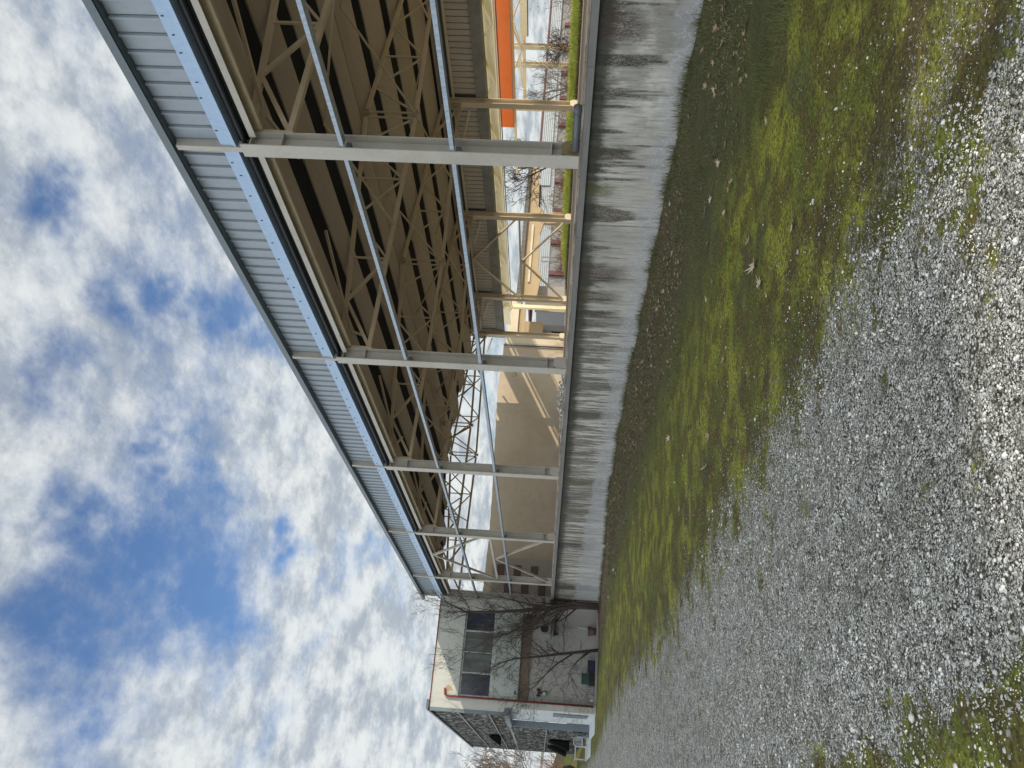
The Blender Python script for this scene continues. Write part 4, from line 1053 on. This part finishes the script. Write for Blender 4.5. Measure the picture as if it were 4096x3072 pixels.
def limb_tree(name, base, limbs, label, seed, mat, depth=3, kids=(4, 6), minr=.006, group=None, blen=1.3, up=.05):
    r = random.Random(seed); e = empty(name, base, label, 'tree', group)
    tm = MB(); cm = MB()
    for pts, r0, r1 in limbs:
        n = len(pts); rad = [r0 + (r1 - r0) * k / (n - 1) for k in range(n)]
        tm.tube(pts, rad, 8)
        for k in range(n - 1):
            a, b_ = Vector(pts[k]), Vector(pts[k + 1]); d = (b_ - a).normalized()
            cnt = r.randint(*kids) if k > 0 else 1
            for q in range(cnt):
                p = a.lerp(b_, r.random()); ax = Vector((r.gauss(0, 1), r.gauss(0, .6), r.gauss(0, 1))).normalized()
                grow(cm, p, (d + ax * .95).normalized(), blen * r.uniform(.6, 1.3), max(.012, rad[k] * .4), depth, r, .5, 4, up, .68, (2, 4), minr)
        grow(cm, Vector(pts[-1]), (Vector(pts[-1]) - Vector(pts[-2])).normalized(), blen, r1, depth, r, .5, 4, up, .7, (2, 4), minr)
    part(tm, 'trunk', mat, e, True); part(cm, 'crown', mat, e)
    return e


limb_tree('bare_tree', (9.15, 42.7, -2.66), [
    ([(9.12, 42.7, -2.75), (9.08, 42.7, -1.6), (8.95, 42.75, -.6), (8.8, 42.8, .6), (8.55, 42.8, 2.6), (8.45, 42.8, 4.2), (8.9, 42.9, 5.3)], .15, .03),
    ([(9.2, 42.6, -2.75), (9.22, 42.6, -1.2), (9.0, 42.5, -.3), (8.4, 42.5, .4), (7.5, 42.6, 1.9), (7.1, 42.6, 3.0), (6.3, 42.6, 4.0)], .10, .02),
    ([(9.0, 42.7, -.8), (8.2, 42.9, -.2), (7.8, 43.0, .9), (7.4, 43.0, 1.6)], .06, .015),
    ([(8.95, 42.8, .4), (9.15, 42.6, 1.8), (9.3, 42.3, 3.2)], .05, .012)],
    'leafless dark tree with a thick forked trunk at the end of the concrete wall', 5, M['bark'], 3, (5, 7), .0045, None, 1.2, .10)
limb_tree('bare_tree', (7.13, 43.6, -2.68), [
    ([(7.15, 43.6, -2.72), (6.95, 43.6, -1.5), (6.8, 43.6, -.6), (6.6, 43.6, .4), (6.45, 43.6, 1.5), (6.15, 43.5, 2.3), (5.6, 43.5, 3.2)], .085, .02),
    ([(6.9, 43.6, -1.4), (6.3, 43.4, -.6), (5.7, 43.4, .0), (5.1, 43.3, .5), (4.8, 43.3, 1.3)], .04, .012),
    ([(7.0, 43.6, -2.2), (6.5, 43.4, -1.6), (5.9, 43.3, -1.2), (5.3, 43.3, -1.6)], .035, .01),
    ([(6.7, 43.6, -.2), (7.3, 43.5, .6), (7.7, 43.4, 1.4)], .035, .01)],
    'slimmer leafless tree standing in the middle of the office front', 9, M['bark'], 3, (4, 7), .0042, None, 1.05, .03)


def simple_tree(base, h, seed, label, mat, minr=.02, depth=4, group='bare trees beyond the office', kids=(3, 4), spread=.5, rad=.2, trunkf=.35):
    r = random.Random(seed); e = empty('bare_tree', base, label, 'tree', group); tm = MB(); cm = MB()
    b_ = Vector(base); t1 = b_ + Vector((r.uniform(-.3, .3), r.uniform(-.3, .3), h * trunkf)); tm.tube([b_ - Vector((0, 0, .2)), (b_ + t1) / 2, t1], [rad, rad * .8, rad * .65], 8)
    for k in range(r.randint(5, 6)):
        d = Vector((r.gauss(0, .6), r.gauss(0, .6), 1.0)).normalized()
        grow(cm, t1.lerp(b_, r.uniform(0, .35)), d, h * .30, rad * .45, depth, r, spread, 4, .1, .72, kids, minr)
    part(tm, 'trunk', mat, e, True); part(cm, 'crown', mat, e); return e


for k, (tx, ty, th, lab) in enumerate([(1.2, 92, 13, 'bare grey tree at the left edge, nearest the glazed office side'), (-4, 84, 11, 'bare grey tree second from the glazed office side'),
                                       (-10, 70, 11, 'bare tree opposite the middle of the office glass'), (-15, 88, 12, 'bare tree farthest left beyond the lane'), (2.6, 112, 12, 'bare tree tallest behind the office end wall')]):
    simple_tree((tx, ty, float(gz(tx, ty))), th, 40 + k, lab, M['bark_far'], .022, 4)
# reddish brush at the far left
def brush():
    mb = MB(); r = random.Random(77)
    for k in range(420):
        x_ = r.uniform(-25, 3.4); y_ = r.uniform(80, 100); b_ = Vector((x_, y_, float(gz(x_, y_)) - .1))
        grow(mb, b_, Vector((r.gauss(0, .35), r.gauss(0, .35), 1)).normalized(), r.uniform(1.5, 2.6), .02, 2, r, .5, 3, .05, .75, (3, 4), .015)
    tag(mb.build('brush', M['brush']), 'tangled reddish brown winter brush far behind the lane beside the office', 'brush', kind='stuff')
brush()
tag(MB().tube([(2.2, 74, -3.0), (2.2, 74, -2.5), (2.2, 74, -1.9), (2.2, 74, -1.6)], [.5, .75, .6, .15], 9).build('tarpaulin_heap', M['frame_grey'], None, True), 'dark covered heap beyond the white garden furniture', 'heap')

# trees behind the hall
simple_tree((34.5, 25.2, -.1), 3.6, 61, 'small bare tree keeping a few brown leaves at the right, beyond the bank', M['bark'], .005, 3, 'bare trees behind the hall', (3, 4), .55, .04, .3)
simple_tree((33.2, 31.5, -.1), 4.4, 62, 'bushy bare tree with many stems just beyond the orange fascia', M['bark_far'], .006, 3, 'bare trees behind the hall', (3, 5), .5, .07, .12)
simple_tree((36.8, 41.0, -.1), 6.5, 63, 'crooked bare tree in front of the ochre shed', M['bark'], .012, 4, 'bare trees behind the hall', (2, 4), .6, .13, .3)
simple_tree((32.6, 28.0, -.1), 2.9, 65, 'low bare shrub with fine twigs between the two pale posts', M['bark'], .008, 3, 'bare trees behind the hall', (3, 5), .6, .03, .1)
mb_ = MB(); rb_ = random.Random(4)
for k in range(240):
    b_ = Vector((rb_.uniform(30.8, 33.5), rb_.uniform(19, 46), -.18)); grow(mb_, b_, Vector((rb_.gauss(0, .5), rb_.gauss(0, .5), 1)).normalized(), rb_.uniform(.5, 1.0), .012, 2, rb_, .6, 3, .0, .75, (3, 4), .006)
tag(mb_.build('bramble', M['brush']), 'tangled brown brambles growing behind the bright green bank', 'brambles', kind='stuff')
# last withered leaves on the right hand tree
r_ = np.random.RandomState(8); n_ = 420
P = np.stack([34.5 + r_.normal(0, .55, n_), 25.2 + r_.normal(0, .8, n_), 1.6 + r_.normal(0, .8, n_)], 1); P = P[P[:, 2] > .2]; n_ = len(P)
a_ = r_.normal(0, 1, (n_, 3)); a_ /= np.linalg.norm(a_, axis=1)[:, None]; b3 = np.cross(a_, r_.normal(0, 1, (n_, 3))); b3 /= np.linalg.norm(b3, axis=1)[:, None]
V = np.stack([P - a_ * .045, P + b3 * .025, P + a_ * .045, P - b3 * .025], 1).reshape(-1, 3)
lf = np_mesh('withered_leaves', V, np.arange(4 * n_).reshape(-1, 4), M['litter'])
tr_ = [o for o in COL.objects if o.get('label', '').startswith('small bare tree keeping')][0]
lf.parent = tr_; lf.matrix_parent_inverse = Matrix.Translation(-tr_.location)
